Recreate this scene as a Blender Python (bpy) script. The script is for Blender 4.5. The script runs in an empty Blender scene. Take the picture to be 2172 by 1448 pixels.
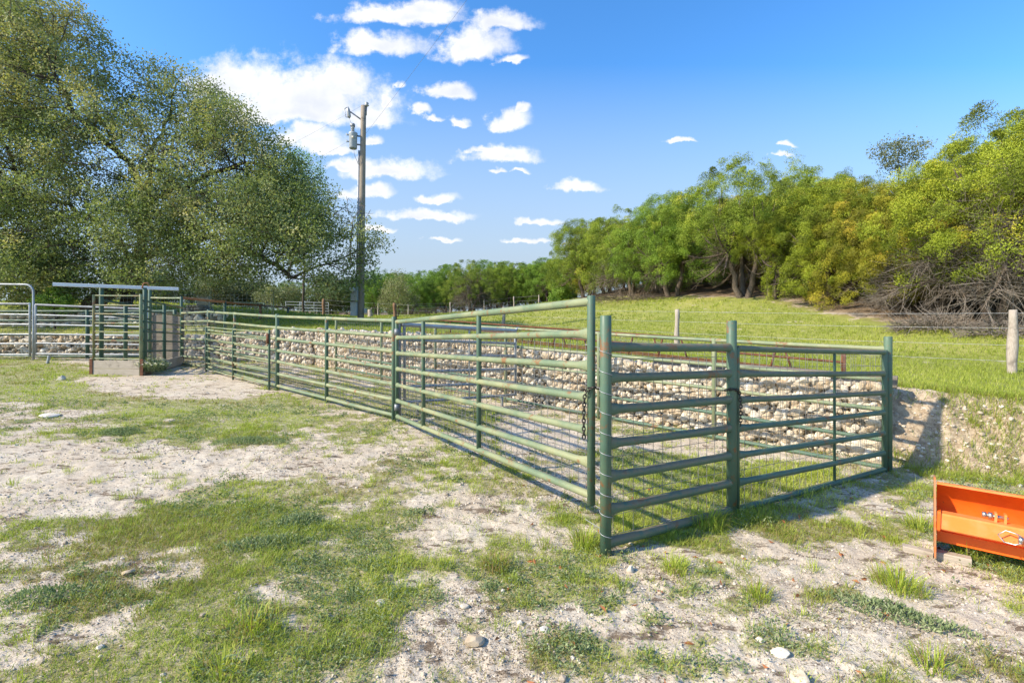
import bpy, bmesh, math, random
import numpy as np
from mathutils import Vector, Matrix

# ------------------------------------------------------------------ camera, sky, sun, exposure
scene = bpy.context.scene
COL = scene.collection
F, CX, CY, CAMZ = 1050.0, 1086.0, 724.0, 1.6          # focal length and centre of the photograph in its own pixels
cam_d = bpy.data.cameras.new("camera")
cam_d.sensor_width = 36.0
cam_d.lens = F / 2172.0 * 36.0
cam_d.clip_start, cam_d.clip_end = 0.05, 3000.0
cam = bpy.data.objects.new("camera", cam_d)
cam.location = (0, 0, CAMZ)
cam.rotation_euler = (math.radians(90), 0, 0)
COL.objects.link(cam)
scene.camera = cam

SUN_EL, SUN_AZ = 35.0, -112.0                          # azimuth from +Y towards +X
sun_d = bpy.data.lights.new("sun", 'SUN')
sun_d.energy, sun_d.angle, sun_d.color = 4.7, math.radians(1.4), (1.0, 0.88, 0.69)
sun = bpy.data.objects.new("sun", sun_d)
_e, _a = math.radians(SUN_EL), math.radians(SUN_AZ)
SUNV = Vector((math.sin(_a) * math.cos(_e), math.cos(_a) * math.cos(_e), math.sin(_e)))
sun.rotation_euler = SUNV.to_track_quat('Z', 'Y').to_euler()
COL.objects.link(sun)

scene.view_settings.view_transform = 'Standard'
scene.view_settings.look = 'None'
scene.view_settings.gamma = 1.0
scene.view_settings.use_curve_mapping = False
scene.view_settings.exposure = 0.82
SKY_STRENGTH = 0.15

# photo-space list of the clouds (centre, half sizes); turned into sky directions below
CLOUDS = [(640,192,215,78),(500,160,110,55),(790,240,85,30),(720,175,90,50),(600,240,200,30),
          (840,28,140,26),(900,12,80,22),(800,88,110,30),(1000,90,90,44),(1060,45,85,26),(1085,130,40,12),
          (955,187,55,22),(865,172,16,12),(895,228,22,14),(922,246,20,10),(970,251,26,12),(828,208,16,16),
          (1072,250,55,26),(1105,232,20,12),(655,292,95,30),(700,312,50,12),(1070,328,90,22),(1020,318,35,10),
          (830,358,115,24),(740,342,70,14),(775,402,60,16),(925,418,48,15),(1230,391,68,15),(900,456,112,15),
          (1055,366,22,6),(1100,363,22,5),(1140,468,50,8),(1440,299,38,6),(1660,306,20,7),(1648,329,28,5),(805,489,34,8),(930,512,40,7),(1120,508,50,6),(785,290,25,10)]
world = bpy.data.worlds.new("World")
scene.world = world
world.use_nodes = True
def build_world():
    nt = world.node_tree
    nt.nodes.clear()
    N, L = nt.nodes.new, nt.links.new
    def math_(op, a=None, b=None, c=None, clamp=False):
        n = N('ShaderNodeMath'); n.operation = op; n.use_clamp = clamp
        for i, v in enumerate((a, b, c)):
            if v is None: continue
            if isinstance(v, (int, float)): n.inputs[i].default_value = v
            else: L(v, n.inputs[i])
        return n.outputs[0]
    def vmath(op, a, b=None, c=None):
        n = N('ShaderNodeVectorMath'); n.operation = op
        for i, v in enumerate((a, b, c)):
            if v is None: continue
            if isinstance(v, tuple): n.inputs[i].default_value = v
            else: L(v, n.inputs[i])
        return n.outputs['Value'] if op in ('LENGTH', 'DOT_PRODUCT') else n.outputs[0]
    sky = N('ShaderNodeTexSky'); sky.sky_type = 'NISHITA'; sky.sun_disc = False
    sky.sun_elevation, sky.sun_rotation = math.radians(SUN_EL), math.radians(SUN_AZ)
    sky.air_density, sky.dust_density, sky.ozone_density, sky.altitude = 1.0, 0.6, 2.0, 200
    tc = N('ShaderNodeTexCoord')
    sep = N('ShaderNodeSeparateXYZ'); L(tc.outputs['Generated'], sep.inputs[0])
    x, y, z = sep.outputs
    ys = math_('MAXIMUM', y, 0.05)
    u, v = math_('DIVIDE', x, ys), math_('DIVIDE', z, ys)
    cmb = N('ShaderNodeCombineXYZ'); L(u, cmb.inputs[0]); L(v, cmb.inputs[1])
    uv = cmb.outputs[0]
    def noise(scale, detail, rough=0.55, vec=uv):
        n = N('ShaderNodeTexNoise'); n.inputs['Scale'].default_value = scale
        n.inputs['Detail'].default_value = detail; n.inputs['Roughness'].default_value = rough
        L(vec, n.inputs['Vector']); return n
    w1 = noise(7.0, 3.0)
    d = vmath('SUBTRACT', w1.outputs['Color'], (0.5, 0.5, 0.5))
    d = vmath('MULTIPLY', d, (0.10, 0.05, 0.0))
    w2 = noise(34.0, 4.0)
    d2 = vmath('SUBTRACT', w2.outputs['Color'], (0.5, 0.5, 0.5))
    d2 = vmath('MULTIPLY', d2, (0.045, 0.030, 0.0))
    p = vmath('ADD', vmath('ADD', uv, d), d2)
    best = None
    for (px, py, a, b) in CLOUDS:
        c = ((px - CX) / F, (CY - (py + b * 0.35)) / F, 0)
        q = vmath('SUBTRACT', p, c)
        q = vmath('MULTIPLY', q, (F / (a * 1.12), F / (b * 1.45), 0))
        ab = vmath('ABSOLUTE', q)
        q = vmath('MULTIPLY_ADD', q, (1, 1.6, 0), vmath('MULTIPLY', ab, (0, -0.6, 0)))
        e = math_('SUBTRACT', 1.0, vmath('LENGTH', q))
        best = e if best is None else math_('MAXIMUM', best, e)
    fb = noise(17.0, 9.0, 0.66)
    f0 = math_('SUBTRACT', fb.outputs[0], 0.5)
    e = math_('MULTIPLY_ADD', f0, 2.2, math_('MULTIPLY', best, 1.35))
    mr = N('ShaderNodeMapRange'); mr.interpolation_type = 'SMOOTHSTEP'
    L(e, mr.inputs[0]); mr.inputs[1].default_value = -0.05; mr.inputs[2].default_value = 0.85
    mask = math_('MULTIPLY', mr.outputs[0], math_('GREATER_THAN', y, 0.06))
    # thin veil towards the horizon
    veil = N('ShaderNodeMapRange'); L(v, veil.inputs[0]); veil.inputs[1].default_value = 0.56; veil.inputs[2].default_value = 0.16
    veil.inputs[3].default_value = 0.0; veil.inputs[4].default_value = 0.96
    mask = math_('MULTIPLY', mask, 0.97)
    # cloud colour: white tops, pale grey hearts
    sh = noise(9.0, 5.0)
    cr = N('ShaderNodeMapRange'); L(math_('MULTIPLY_ADD', sh.outputs[0], 0.9, math_('MULTIPLY', best, -0.25)), cr.inputs[0])
    cr.inputs[1].default_value = 0.12; cr.inputs[2].default_value = 0.46
    ccol = N('ShaderNodeMix'); ccol.data_type = 'RGBA'
    L(cr.outputs[0], ccol.inputs[0])
    k = 1.0 / SKY_STRENGTH
    ccol.inputs[6].default_value = (0.50 * k, 0.52 * k, 0.56 * k, 1)
    ccol.inputs[7].default_value = (0.70 * k, 0.69 * k, 0.68 * k, 1)
    hs = N('ShaderNodeHueSaturation'); hs.inputs['Saturation'].default_value = 1.32; hs.inputs['Value'].default_value = 1.22; hs.inputs['Hue'].default_value = 0.503
    L(sky.outputs[0], hs.inputs['Color'])
    vm = N('ShaderNodeMix'); vm.data_type = 'RGBA'; L(veil.outputs[0], vm.inputs[0]); L(hs.outputs[0], vm.inputs[6])
    vm.inputs[7].default_value = (0.31 * k, 0.38 * k, 0.455 * k, 1)
    mx = N('ShaderNodeMix'); mx.data_type = 'RGBA'
    L(mask, mx.inputs[0]); L(vm.outputs[2], mx.inputs[6]); L(ccol.outputs[2], mx.inputs[7])
    bg = N('ShaderNodeBackground'); bg.inputs['Strength'].default_value = SKY_STRENGTH
    L(mx.outputs[2], bg.inputs['Color'])
    out = N('ShaderNodeOutputWorld'); L(bg.outputs[0], out.inputs[0])
build_world()

# ------------------------------------------------------------------ small numeric helpers
rng = np.random.default_rng(11)
def at(px, py, Y):
    return np.array([(px - CX) / F * Y, Y, CAMZ - (py - CY) / F * Y])
def smooth(a, b, x):
    t = np.clip((x - a) / (b - a), 0, 1); return t * t * (3 - 2 * t)
def _hash(ix, iy, seed):
    h = (ix.astype(np.int64) * 374761393 + iy.astype(np.int64) * 668265263 + seed * 974634777) & 0xFFFFFFFF
    h = ((h ^ (h >> 13)) * 1274126177) & 0xFFFFFFFF
    return ((h ^ (h >> 16)) & 0xFFFF) / 65535.0
def vnoise(x, y, seed=0):
    ix, iy = np.floor(x), np.floor(y)
    fx, fy = x - ix, y - iy
    fx, fy = fx * fx * (3 - 2 * fx), fy * fy * (3 - 2 * fy)
    a, b = _hash(ix, iy, seed), _hash(ix + 1, iy, seed)
    c, d = _hash(ix, iy + 1, seed), _hash(ix + 1, iy + 1, seed)
    return (a * (1 - fx) + b * fx) * (1 - fy) + (c * (1 - fx) + d * fx) * fy
def fbm(x, y, oct=4, seed=0, gain=0.5):
    s = np.zeros_like(x, dtype=float); amp = 1.0; tot = 0.0
    for i in range(oct):
        s += amp * vnoise(x * 2 ** i + 17.3 * i, y * 2 ** i - 9.1 * i, seed + i); tot += amp; amp *= gain
    return s / tot
def unit(v):
    return v / np.maximum(np.linalg.norm(v, axis=-1, keepdims=True), 1e-9)

# ------------------------------------------------------------------ terrain: lower yard, terrace, hillside
def Lz(x, y): return 0.058 * (y - 3.75) - 0.0237 * (x - 0.71)
def g(px, py):
    """point of the lower yard seen at a photograph pixel"""
    k, m = (px - CX) / F, (py - CY) / F
    Y = 1.8007 / (m + 0.058 - 0.0237 * k)
    return np.array([k * Y, Y])
W0, W1, W2, W3 = np.array([4.72, 6.28]), np.array([-6.2, 15.6]), np.array([-10.6, 16.7]), np.array([-26.0, 17.2])
EDGE = np.array([[60.0, -40.0], [14.0, -1.5], [8.6, 4.3], [6.4, 5.55], [5.1, 6.1], W0, W1, W2, W3, [-90.0, 19.0]])
CTRL = np.array([
    (4.75,6.6,1.0),(3,7.8,1.12),(1.8,8.8,1.26),(.1,10.3,1.45),(-2.9,12.8,1.75),(-6,15.9,1.95),(-11,17.2,1.85),(-18,17.6,1.85),(-26,17.8,1.9),
    (-12,19.2,2.55),(-18,19.4,2.6),(-26,19.6,2.7),(-9,19,2.4),
    (9.6,9.5,1.0),(6.6,6.4,.88),(9.2,5.2,.75),(14,1,.5),(4.78,14.3,1.33),(-.38,22,2.17),(-6.97,30,2.75),(-6,20,2.4),(-11.5,30,3.0),
    (-4.3,52,4.7),(-22,54,4.5),(-40,52,5.0),(-30,30,3.6),(4,45,5.2),(4.1,37,4.7),(11.2,24,3.75),(12.2,16.5,2.05),(14.2,13.2,1.75),(20,8,2.0),
    (16,24,4.3),(20,35,6.3),(12,38,6.0),(17,18,3.0),(24,20,4.4),(22,13,3.3),(34,20,7.5),(30,36,9.5),(10,52,6.8),(26,55,11),(45,40,14),(45,10,6),(30,0,2),
    (-10,70,4.9),(-45,80,6),(20,90,9),(60,80,16),(-90,60,6),(90,20,14),(60,-30,3),(0,160,8),(150,150,30),(-150,150,12),(-160,0,4),(200,0,25)], float)
def _tps(r2): return np.where(r2 > 1e-12, 0.5 * r2 * np.log(np.maximum(r2, 1e-12)), 0.0)
_P = CTRL[:, :2] / 20.0
_n = len(_P)
_K = _tps(((_P[:, None] - _P[None]) ** 2).sum(-1)) + np.eye(_n) * 2e-3
_A = np.zeros((_n + 3, _n + 3)); _A[:_n, :_n] = _K
_A[:_n, _n] = 1; _A[:_n, _n + 1:] = _P; _A[_n, :_n] = 1; _A[_n + 1:, :_n] = _P.T
_W = np.linalg.solve(_A, np.concatenate([CTRL[:, 2], np.zeros(3)]))
def Uz(x, y):
    x, y = np.asarray(x, float) / 20.0, np.asarray(y, float) / 20.0
    out = _W[_n] + _W[_n + 1] * x + _W[_n + 2] * y
    for i in range(_n):
        out = out + _W[i] * _tps((x - _P[i, 0]) ** 2 + (y - _P[i, 1]) ** 2)
    return out
def in_poly(x, y, poly):
    inside = np.zeros(np.shape(x), bool)
    n = len(poly)
    for i in range(n):
        x0, y0 = poly[i]; x1, y1 = poly[(i + 1) % n]
        if y0 == y1: continue
        c = (y0 > y) != (y1 > y)
        inside ^= c & (x < (x1 - x0) * (y - y0) / (y1 - y0) + x0)
    return inside
def poly_dist(x, y, pts, closed=False):
    best = np.full(np.shape(x), 1e9); idx = np.zeros(np.shape(x), int)
    m = len(pts) if closed else len(pts) - 1
    for i in range(m):
        a = np.asarray(pts[i]); b = np.asarray(pts[(i + 1) % len(pts)])
        d = b - a; l2 = (d ** 2).sum()
        t = np.clip(((x - a[0]) * d[0] + (y - a[1]) * d[1]) / l2, 0, 1)
        dd = np.hypot(x - a[0] - t * d[0], y - a[1] - t * d[1])
        idx = np.where(dd < best, i, idx); best = np.minimum(best, dd)
    return best, idx
_LOWER = np.vstack([EDGE, [[-90, -80], [60, -80]]])
def edge_s(x, y):
    d, i = poly_dist(x, y, EDGE)
    return np.where(in_poly(x, y, _LOWER), -d, d), i
def H(x, y):
    x, y = np.asarray(x, float), np.asarray(y, float)
    s, i = edge_s(x, y)
    bank = i < 5
    lo = np.where(bank, -0.12 + 0.25 * (fbm(x * 1.5, y * 1.5, 3, 5) - .5), 0.22); hi = np.where(bank, 0.60, 0.48)
    w = np.clip((s - lo) / (hi - lo), 0, 1)
    w = np.where(bank, smooth(0, 1, w) * 0.6 + w * 0.4, w)
    low, up = Lz(x, y), Uz(x, y)
    z = low * (1 - w) + np.maximum(up, low) * w
    r = np.hypot(x, y)
    fade = np.clip(1.4 - r / 20.0, 0.25, 1)
    z = z + fade * (0.05 * (fbm(x * 1.1, y * 1.1, 4, 3) - .5) + 0.026 * (fbm(x * 9, y * 9, 3, 7) - .5)) + np.where(r < 9, .016 * (fbm(x * 26, y * 26, 2, 8) - .5), 0)
    z = z + np.where(bank, (0.22 * (fbm(x * 4, y * 4, 4, 9) - .5) + .16 * (fbm(x * 11, y * 11, 3, 10) - .5)) * np.clip(w * (1 - w) * 4 + .15 * (w > .02), 0, 1), 0)
    return z
def Hs(x, y): return float(H(np.array([x]), np.array([y]))[0])

# vegetation cover of the yard: polygons measured off the photograph, laid onto the ground
def G(pts): return np.array([g(*p) for p in pts])
ZONES = [  # polygon, cover, softness
    (G([(-400,745),(0,752),(200,790),(560,830),(700,880),(620,935),(420,945),(240,930),(0,925),(-400,925)]), 0.95, .5),
    (G([(-100,845),(90,850),(260,870),(250,905),(60,915),(-100,918)]), 0.42, .3),
    (G([(170,800),(300,796),(400,785),(480,800),(580,830),(520,843),(330,845),(210,832)]), 0.10, .25),
    (G([(-300,930),(200,928),(430,948),(640,958),(740,985),(560,1020),(420,1052),(270,1092),(130,1118),(-300,1130)]), 0.04, .25),
    (G([(-300,925),(120,925),(360,938),(340,950),(100,945),(-300,950)]), 0.30, .2),
    (G([(-200,1135),(200,1120),(380,1080),(420,1100),(250,1150),(120,1185),(-200,1230)]), 0.28, .2),
    (G([(640,870),(820,880),(960,960),(1060,1040),(1000,1060),(860,1010),(720,970)]), 0.56, .3),
    (G([(870,1105),(1000,1058),(1150,1090),(1185,1140),(1080,1180),(960,1195),(850,1165)]), 0.07, .15),
    (G([(260,1080),(560,1010),(860,1030),(860,1180),(1000,1230),(860,1300),(760,1448),(640,1600),(0,1700),(-100,1330),(120,1250)]), 0.76, .3),
    (G([(980,1190),(1230,1180),(1420,1250),(1420,1448),(1350,1600),(1010,1330)]), 0.70, .25),
    (G([(700,1600),(800,1320),(980,1250),(1040,1330),(1180,1448),(1180,1600)]), 0.26, .25),
    (G([(-100,1240),(60,1225),(150,1230),(100,1300),(-100,1340)]), 0.3, .2),
    (G([(-100,1400),(80,1330),(240,1290),(260,1340),(60,1480),(-100,1560)]), 0.28, .2),
    (G([(1300,1190),(1500,1160),(1560,1110),(1800,1100),(2300,1160),(2600,1300),(2600,1700),(1330,1700),(1330,1330)]), 0.40, .2),
    (G([(1560,1150),(1760,1135),(2000,1190),(2300,1290),(2300,1420),(2000,1330),(1720,1240)]), 0.05, .2),
    (G([(1560,1095),(1740,1045),(1900,1000),(1990,1030),(1975,1150),(1800,1140),(1620,1140)]), 0.72, .2),
    (G([(1300,950),(1500,965),(1720,990),(1850,1000),(1700,1045),(1560,1085),(1300,1150)]), 0.86, .2),
    (G([(1040,880),(1290,915),(1520,945),(1840,985),(1700,985),(1480,960),(1300,945),(1150,955),(1080,985)]), 0.10, .15),
    (G([(600,800),(1000,850),(1100,880),(1020,900),(940,880),(860,890),(700,850)]), 0.8, .2),
    (G([(1985,1120),(2172,1150),(2300,1190),(2300,1215),(2100,1205),(1990,1165)]), 0.8, .1),
]
HOLE = None
TREELINE = np.array([(60, 2), (30, 8), (14.2, 13.0), (12.0, 16.8), (11.2, 22.3), (9.2, 25.5), (4.4, 36), (3.4, 45), (-4, 51.5), (-10, 51), (-14, 56), (-60, 58), (-90, 60)], float)
_WOOD = np.vstack([TREELINE, [(-90, 300), (300, 300), (300, 2)]])
def wood_s(x, y):
    d, _ = poly_dist(x, y, TREELINE)
    return np.where(in_poly(x, y, _WOOD), d, -d)
def cover(x, y):
    """0 bare caliche .. 1 closed turf"""
    x, y = np.asarray(x, float), np.asarray(y, float)
    jx = (fbm(x * 1.6, y * 1.6, 3, 21) - .5) * .5; jy = (fbm(x * 1.6, y * 1.6, 3, 31) - .5) * .5
    c = np.full(x.shape, 0.5)
    for poly, val, soft in ZONES:
        d, _ = poly_dist(x + jx, y + jy, poly, True)
        sd = np.where(in_poly(x + jx, y + jy, poly), d, -d)
        w = smooth(-soft, soft, sd)
        c = c * (1 - w) + val * w
    s, i = edge_s(x, y)
    bank = i < 5
    c = np.where(bank, c * (1 - smooth(-.25, 0.0, s)) + 0.25 * smooth(-.25, 0.0, s), c)
    up = np.where(bank, smooth(.45, .75, s + .3 * (fbm(x * 3, y * 3, 3, 55) - .5)), smooth(.3, .45, s))
    c = c * (1 - up) + 0.97 * up
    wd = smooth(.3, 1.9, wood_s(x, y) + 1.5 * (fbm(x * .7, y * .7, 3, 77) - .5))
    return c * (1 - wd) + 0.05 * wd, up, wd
def veg(x, y):
    """patchy presence of plants, from cover and noise"""
    c, up, wd = cover(x, y)
    # the patches stretch along the wheel tracks
    n = 0.36 * fbm(x * 1.3, y * 2.1, 4, 41) + 0.40 * fbm(x * 3.6, y * 5.5, 3, 43) + 0.24 * fbm(x * 11, y * 14, 3, 47)
    n = np.clip((n - 0.30) / 0.40, 0, 1)
    return smooth(-0.12, 0.16, c - n), c, up, wd

# ------------------------------------------------------------------ mesh builder
class MB:
    def __init__(self): self.v, self.lt, self.li, self.t, self.n = [], [], [], [], 0
    def add(self, verts, faces, tint=None):
        """faces: an (N,k) integer array or a list of such arrays"""
        verts = np.asarray(verts, float).reshape(-1, 3)
        for f in (faces if isinstance(faces, list) else [faces]):
            f = np.asarray(f, int)
            if f.size == 0: continue
            self.li.append((f + self.n).ravel()); self.lt.append(np.full(len(f), f.shape[1]))
        self.v.append(verts); self.n += len(verts)
        self.t.append(np.full(len(verts), 0.5) if tint is None else np.broadcast_to(np.asarray(tint, float), (len(verts),)))
    def box(self, c, size, rot=None):
        s = np.asarray(size, float) / 2
        v = np.array([[i, j, k] for i in (-1, 1) for j in (-1, 1) for k in (-1, 1)], float) * s
        if rot is not None: v = v @ np.asarray(rot, float).T
        self.add(v + np.asarray(c, float), np.array([[0,1,3,2],[4,6,7,5],[0,4,5,1],[2,3,7,6],[0,2,6,4],[1,5,7,3]]))
    def beam(self, a, b, w, h, up=(0, 0, 1)):
        """bar of w x h (h along up) from a to b, edges slightly broken"""
        a, b = np.asarray(a, float), np.asarray(b, float)
        d = unit(b - a); s = unit(np.cross(d, np.asarray(up, float))); u = np.cross(s, d)
        ch = min(w, h) * 0.10
        prof = [(w/2-ch, h/2), (w/2, h/2-ch), (w/2, -h/2+ch), (w/2-ch, -h/2), (-w/2+ch, -h/2), (-w/2, -h/2+ch), (-w/2, h/2-ch), (-w/2+ch, h/2)]
        v = [p + s * x + u * y for p in (a, b) for x, y in prof]
        f = np.array([[i, (i + 1) % 8, 8 + (i + 1) % 8, 8 + i] for i in range(8)])
        self.add(v, [f, np.arange(8)[None, ::-1], np.arange(8, 16)[None]])
    def tube(self, pts, r, n=10, rz=None, cap=True, tint=None):
        """tube through pts; r may be per point; rz gives a second radius (vertical) per point"""
        pts = np.asarray(pts, float); m = len(pts)
        r = np.broadcast_to(np.asarray(r, float), (m,)); rz = r if rz is None else np.broadcast_to(np.asarray(rz, float), (m,))
        tan = np.gradient(pts, axis=0); tan = unit(tan)
        ref = np.array([0, 0, 1.0]) if abs(tan[0][2]) < 0.9 else np.array([1.0, 0, 0])
        s = unit(np.cross(tan[0], ref)); rings = []
        ang = np.arange(n) * 2 * math.pi / n
        for i in range(m):
            s = unit(s - tan[i] * np.dot(s, tan[i])); u = np.cross(s, tan[i])
            rings.append(pts[i] + np.cos(ang)[:, None] * s * r[i] + np.sin(ang)[:, None] * u * rz[i])
        v = np.concatenate(rings)
        i = np.arange(m - 1)[:, None] * n; j = np.arange(n)[None]; j2 = (j + 1) % n
        f = np.stack([i + j, i + j2, i + n + j2, i + n + j], -1).reshape(-1, 4)
        fs = [f]
        if cap: fs += [np.arange(n)[None, ::-1], np.arange((m - 1) * n, m * n)[None]]
        self.add(v, fs, tint)
    def cones(self, A, B, ra, rb, n=5, tint=None):
        """many straight (tapered) rods at once"""
        A, B = np.asarray(A, float).reshape(-1, 3), np.asarray(B, float).reshape(-1, 3)
        m = len(A)
        if m == 0: return
        ra = np.broadcast_to(np.asarray(ra, float), (m,)); rb = np.broadcast_to(np.asarray(rb, float), (m,))
        d = unit(B - A)
        ref = np.where(np.abs(d[:, 2:3]) < 0.9, np.array([[0, 0, 1.0]]), np.array([[1.0, 0, 0]]))
        s = unit(np.cross(d, ref)); u = np.cross(s, d)
        ang = np.arange(n) * 2 * math.pi / n
        c = np.cos(ang)[None, :, None] * s[:, None] + np.sin(ang)[None, :, None] * u[:, None]
        v = np.concatenate([A[:, None] + c * ra[:, None, None], B[:, None] + c * rb[:, None, None]], 1).reshape(-1, 3)
        b = np.arange(m)[:, None] * 2 * n; j = np.arange(n)[None]; j2 = (j + 1) % n
        f = np.stack([b + j, b + j2, b + n + j2, b + n + j], -1).reshape(-1, 4)
        self.add(v, f, None if tint is None else np.repeat(tint, 2 * n))
    def leaves(self, P, D, L, W, tint, bend=0.0, face=None):
        """many rhombic leaves: foot P, direction D, length L, width W"""
        m = len(P); D = unit(D)
        q = unit(rng.normal(size=(m, 3)))
        if face is not None: q = unit(q * face[1] + face[0])      # leaf blades turned towards a common side of their spray
        S = unit(np.cross(D, q)); Nn = np.cross(S, D)
        L = np.broadcast_to(L, (m,))[:, None]; W = np.broadcast_to(W, (m,))[:, None]
        mid = P + D * L * 0.5 + Nn * L * bend
        v = np.stack([P, mid + S * W / 2, P + D * L, mid - S * W / 2], 1).reshape(-1, 3)
        self.add(v, np.arange(4 * m).reshape(m, 4), np.repeat(tint, 4))
    def blades(self, P, az, lean, L, W, tint):
        """many bent grass blades standing at P"""
        m = len(P); h = np.stack([np.cos(az), np.sin(az), np.zeros(m)], 1); up = np.array([0, 0, 1.0])
        yaw = az + rng.uniform(-.8, .8, m) + math.pi / 2
        s = np.stack([np.cos(yaw), np.sin(yaw), np.zeros(m)], 1) * (W / 2)[:, None]
        l = L[:, None]; k = lean[:, None]
        p1 = P + up * l * .55 * np.cos(k * .6) + h * l * .55 * np.sin(k * .6)
        p2 = p1 + up * l * .45 * np.cos(k * 1.5) + h * l * .45 * np.sin(k * 1.5)
        v = np.stack([P - s, P + s, p1 + s * .75, p1 - s * .75, p2], 1).reshape(-1, 3)
        b = np.arange(m)[:, None] * 5
        self.add(v, [b + np.array([[0, 1, 2, 3]]), b + np.array([[3, 2, 4]])], np.repeat(tint, 5))
    def build(self, name, mat, parent=None, smooth_=True, label=None):
        me = bpy.data.meshes.new(name)
        if self.n:
            v = np.concatenate(self.v)
            if parent is not None: v = v - np.array(world_loc(parent))
            li, lt = np.concatenate(self.li), np.concatenate(self.lt)
            me.vertices.add(len(v)); me.vertices.foreach_set('co', v.ravel().astype(np.float32))
            me.loops.add(len(li)); me.loops.foreach_set('vertex_index', li.astype(np.int32))
            me.polygons.add(len(lt))
            me.polygons.foreach_set('loop_start', np.concatenate([[0], np.cumsum(lt)[:-1]]).astype(np.int32))
            me.update(calc_edges=True)
            me.polygons.foreach_set('use_smooth', np.full(len(lt), smooth_))
            at_ = me.attributes.new('tint', 'FLOAT', 'POINT')
            at_.data.foreach_set('value', np.concatenate(self.t).astype(np.float32))
        if mat: me.materials.append(mat)
        o = bpy.data.objects.new(name, me); COL.objects.link(o)
        if parent is not None: o.parent = parent
        if label: o['label'] = label
        return o
def world_loc(o):
    x = Vector((0, 0, 0))
    while o is not None: x = x + o.location; o = o.parent
    return x
def tag(o, label, cat, group=None, kind=None):
    o['label'] = label; o['category'] = cat
    if group: o['group'] = group
    o['kind'] = kind or 'thing'
    return o
def thing(name, label, cat, loc, group=None):
    o = bpy.data.objects.new(name, None); o.empty_display_size = 0.2
    o.location = tuple(float(c) for c in loc); COL.objects.link(o)
    return tag(o, label, cat, group)
def part(name, mat, parent, fn, smooth_=True, label=None):
    mb = MB(); fn(mb); return mb.build(name, mat, parent, smooth_, label)

# ------------------------------------------------------------------ materials
class M:
    def __init__(self, name):
        self.m = bpy.data.materials.new(name); self.m.use_nodes = True
        self.nt = self.m.node_tree; self.b = self.nt.nodes['Principled BSDF']; self.out = self.nt.nodes['Material Output']
        self.geo = None
    def n(self, t): return self.nt.nodes.new(t)
    def l(self, a, b): self.nt.links.new(a, b)
    def pos(self):
        if self.geo is None: self.geo = self.n('ShaderNodeNewGeometry')
        return self.geo.outputs['Position']
    def noise(self, scale, detail=4, rough=.6, vec=None, stretch=None):
        n = self.n('ShaderNodeTexNoise'); n.inputs['Scale'].default_value = scale
        n.inputs['Detail'].default_value = detail; n.inputs['Roughness'].default_value = rough
        v = vec or self.pos()
        if stretch:
            mp = self.n('ShaderNodeVectorMath'); mp.operation = 'MULTIPLY'; mp.inputs[1].default_value = stretch
            self.l(v, mp.inputs[0]); v = mp.outputs[0]
        self.l(v, n.inputs['Vector']); return n.outputs[0]
    def ramp(self, fac, a, b, x=0.0, y=1.0):
        n = self.n('ShaderNodeMapRange'); n.interpolation_type = 'SMOOTHSTEP'
        self.l(fac, n.inputs[0]); n.inputs[1].default_value = a; n.inputs[2].default_value = b
        n.inputs[3].default_value = x; n.inputs[4].default_value = y; return n.outputs[0]
    def math(self, op, a, b=None):
        n = self.n('ShaderNodeMath'); n.operation = op
        for i, v in enumerate((a, b)):
            if v is None: continue
            if isinstance(v, (int, float)): n.inputs[i].default_value = v
            else: self.l(v, n.inputs[i])
        return n.outputs[0]
    def mix(self, fac, a, b, blend='MIX'):
        n = self.n('ShaderNodeMix'); n.data_type = 'RGBA'; n.blend_type = blend
        for i, v in ((0, fac), (6, a), (7, b)):
            if isinstance(v, (int, float)): n.inputs[i].default_value = v
            elif isinstance(v, tuple): n.inputs[i].default_value = (*v, 1)
            else: self.l(v, n.inputs[i])
        return n.outputs[2]
    def attr(self, name):
        n = self.n('ShaderNodeAttribute'); n.attribute_name = name; return n.outputs['Fac']
    def color(self, c):
        if isinstance(c, tuple): self.b.inputs['Base Color'].default_value = (*c, 1)
        else: self.l(c, self.b.inputs['Base Color'])
    def set(self, rough=.6, metal=0.0, spec=.5):
        if isinstance(rough, (int, float)): self.b.inputs['Roughness'].default_value = rough
        else: self.l(rough, self.b.inputs['Roughness'])
        self.b.inputs['Metallic'].default_value = metal; self.b.inputs['Specular IOR Level'].default_value = spec
    def bump(self, h, strength=.3, dist=.01):
        n = self.n('ShaderNodeBump'); n.inputs['Strength'].default_value = strength; n.inputs['Distance'].default_value = dist
        self.l(h, n.inputs['Height']); self.l(n.outputs[0], self.b.inputs['Normal'])
    def topness(self, a=.1, b=.9):
        self.pos(); sp = self.n('ShaderNodeSeparateXYZ'); self.l(self.geo.outputs['Normal'], sp.inputs[0]); return self.ramp(sp.outputs[2], a, b)

def paint(name, base, faded, fade, rust, rustamt, toprust=0.0, rust_col=(.20, .085, .03)):
    m = M(name)
    f = m.ramp(m.noise(2.2, 5), .35, .7)
    c = m.mix(m.math('MULTIPLY', f, fade), base, faded)
    c = m.mix(m.ramp(m.noise(9, 4), .45, .75, 0, .35), c, tuple(min(1, x * 1.35) for x in base))
    if toprust:
        t = m.math('MULTIPLY', m.topness(-.15, .55), m.ramp(m.noise(14, 6, .7), .32, .56, 0, toprust))
        c = m.mix(t, c, (.22, .15, .085))
    r = m.ramp(m.noise(6.5, 8, .72), rustamt, rustamt + .07)
    c = m.mix(m.math('MULTIPLY', r, rust), c, rust_col)
    sp = m.ramp(m.noise(70, 4, .7), .575, .66)
    c = m.mix(m.math('MULTIPLY', sp, .5 * rust), c, (.16, .07, .03))
    m.color(c); m.set(m.ramp(m.noise(9, 4), .3, .7, .42, .68), 0, .4); m.bump(m.noise(60, 4), .12, .004)
    return m.m
GREEN = (.060, .115, .082)
MAT = {}
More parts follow.
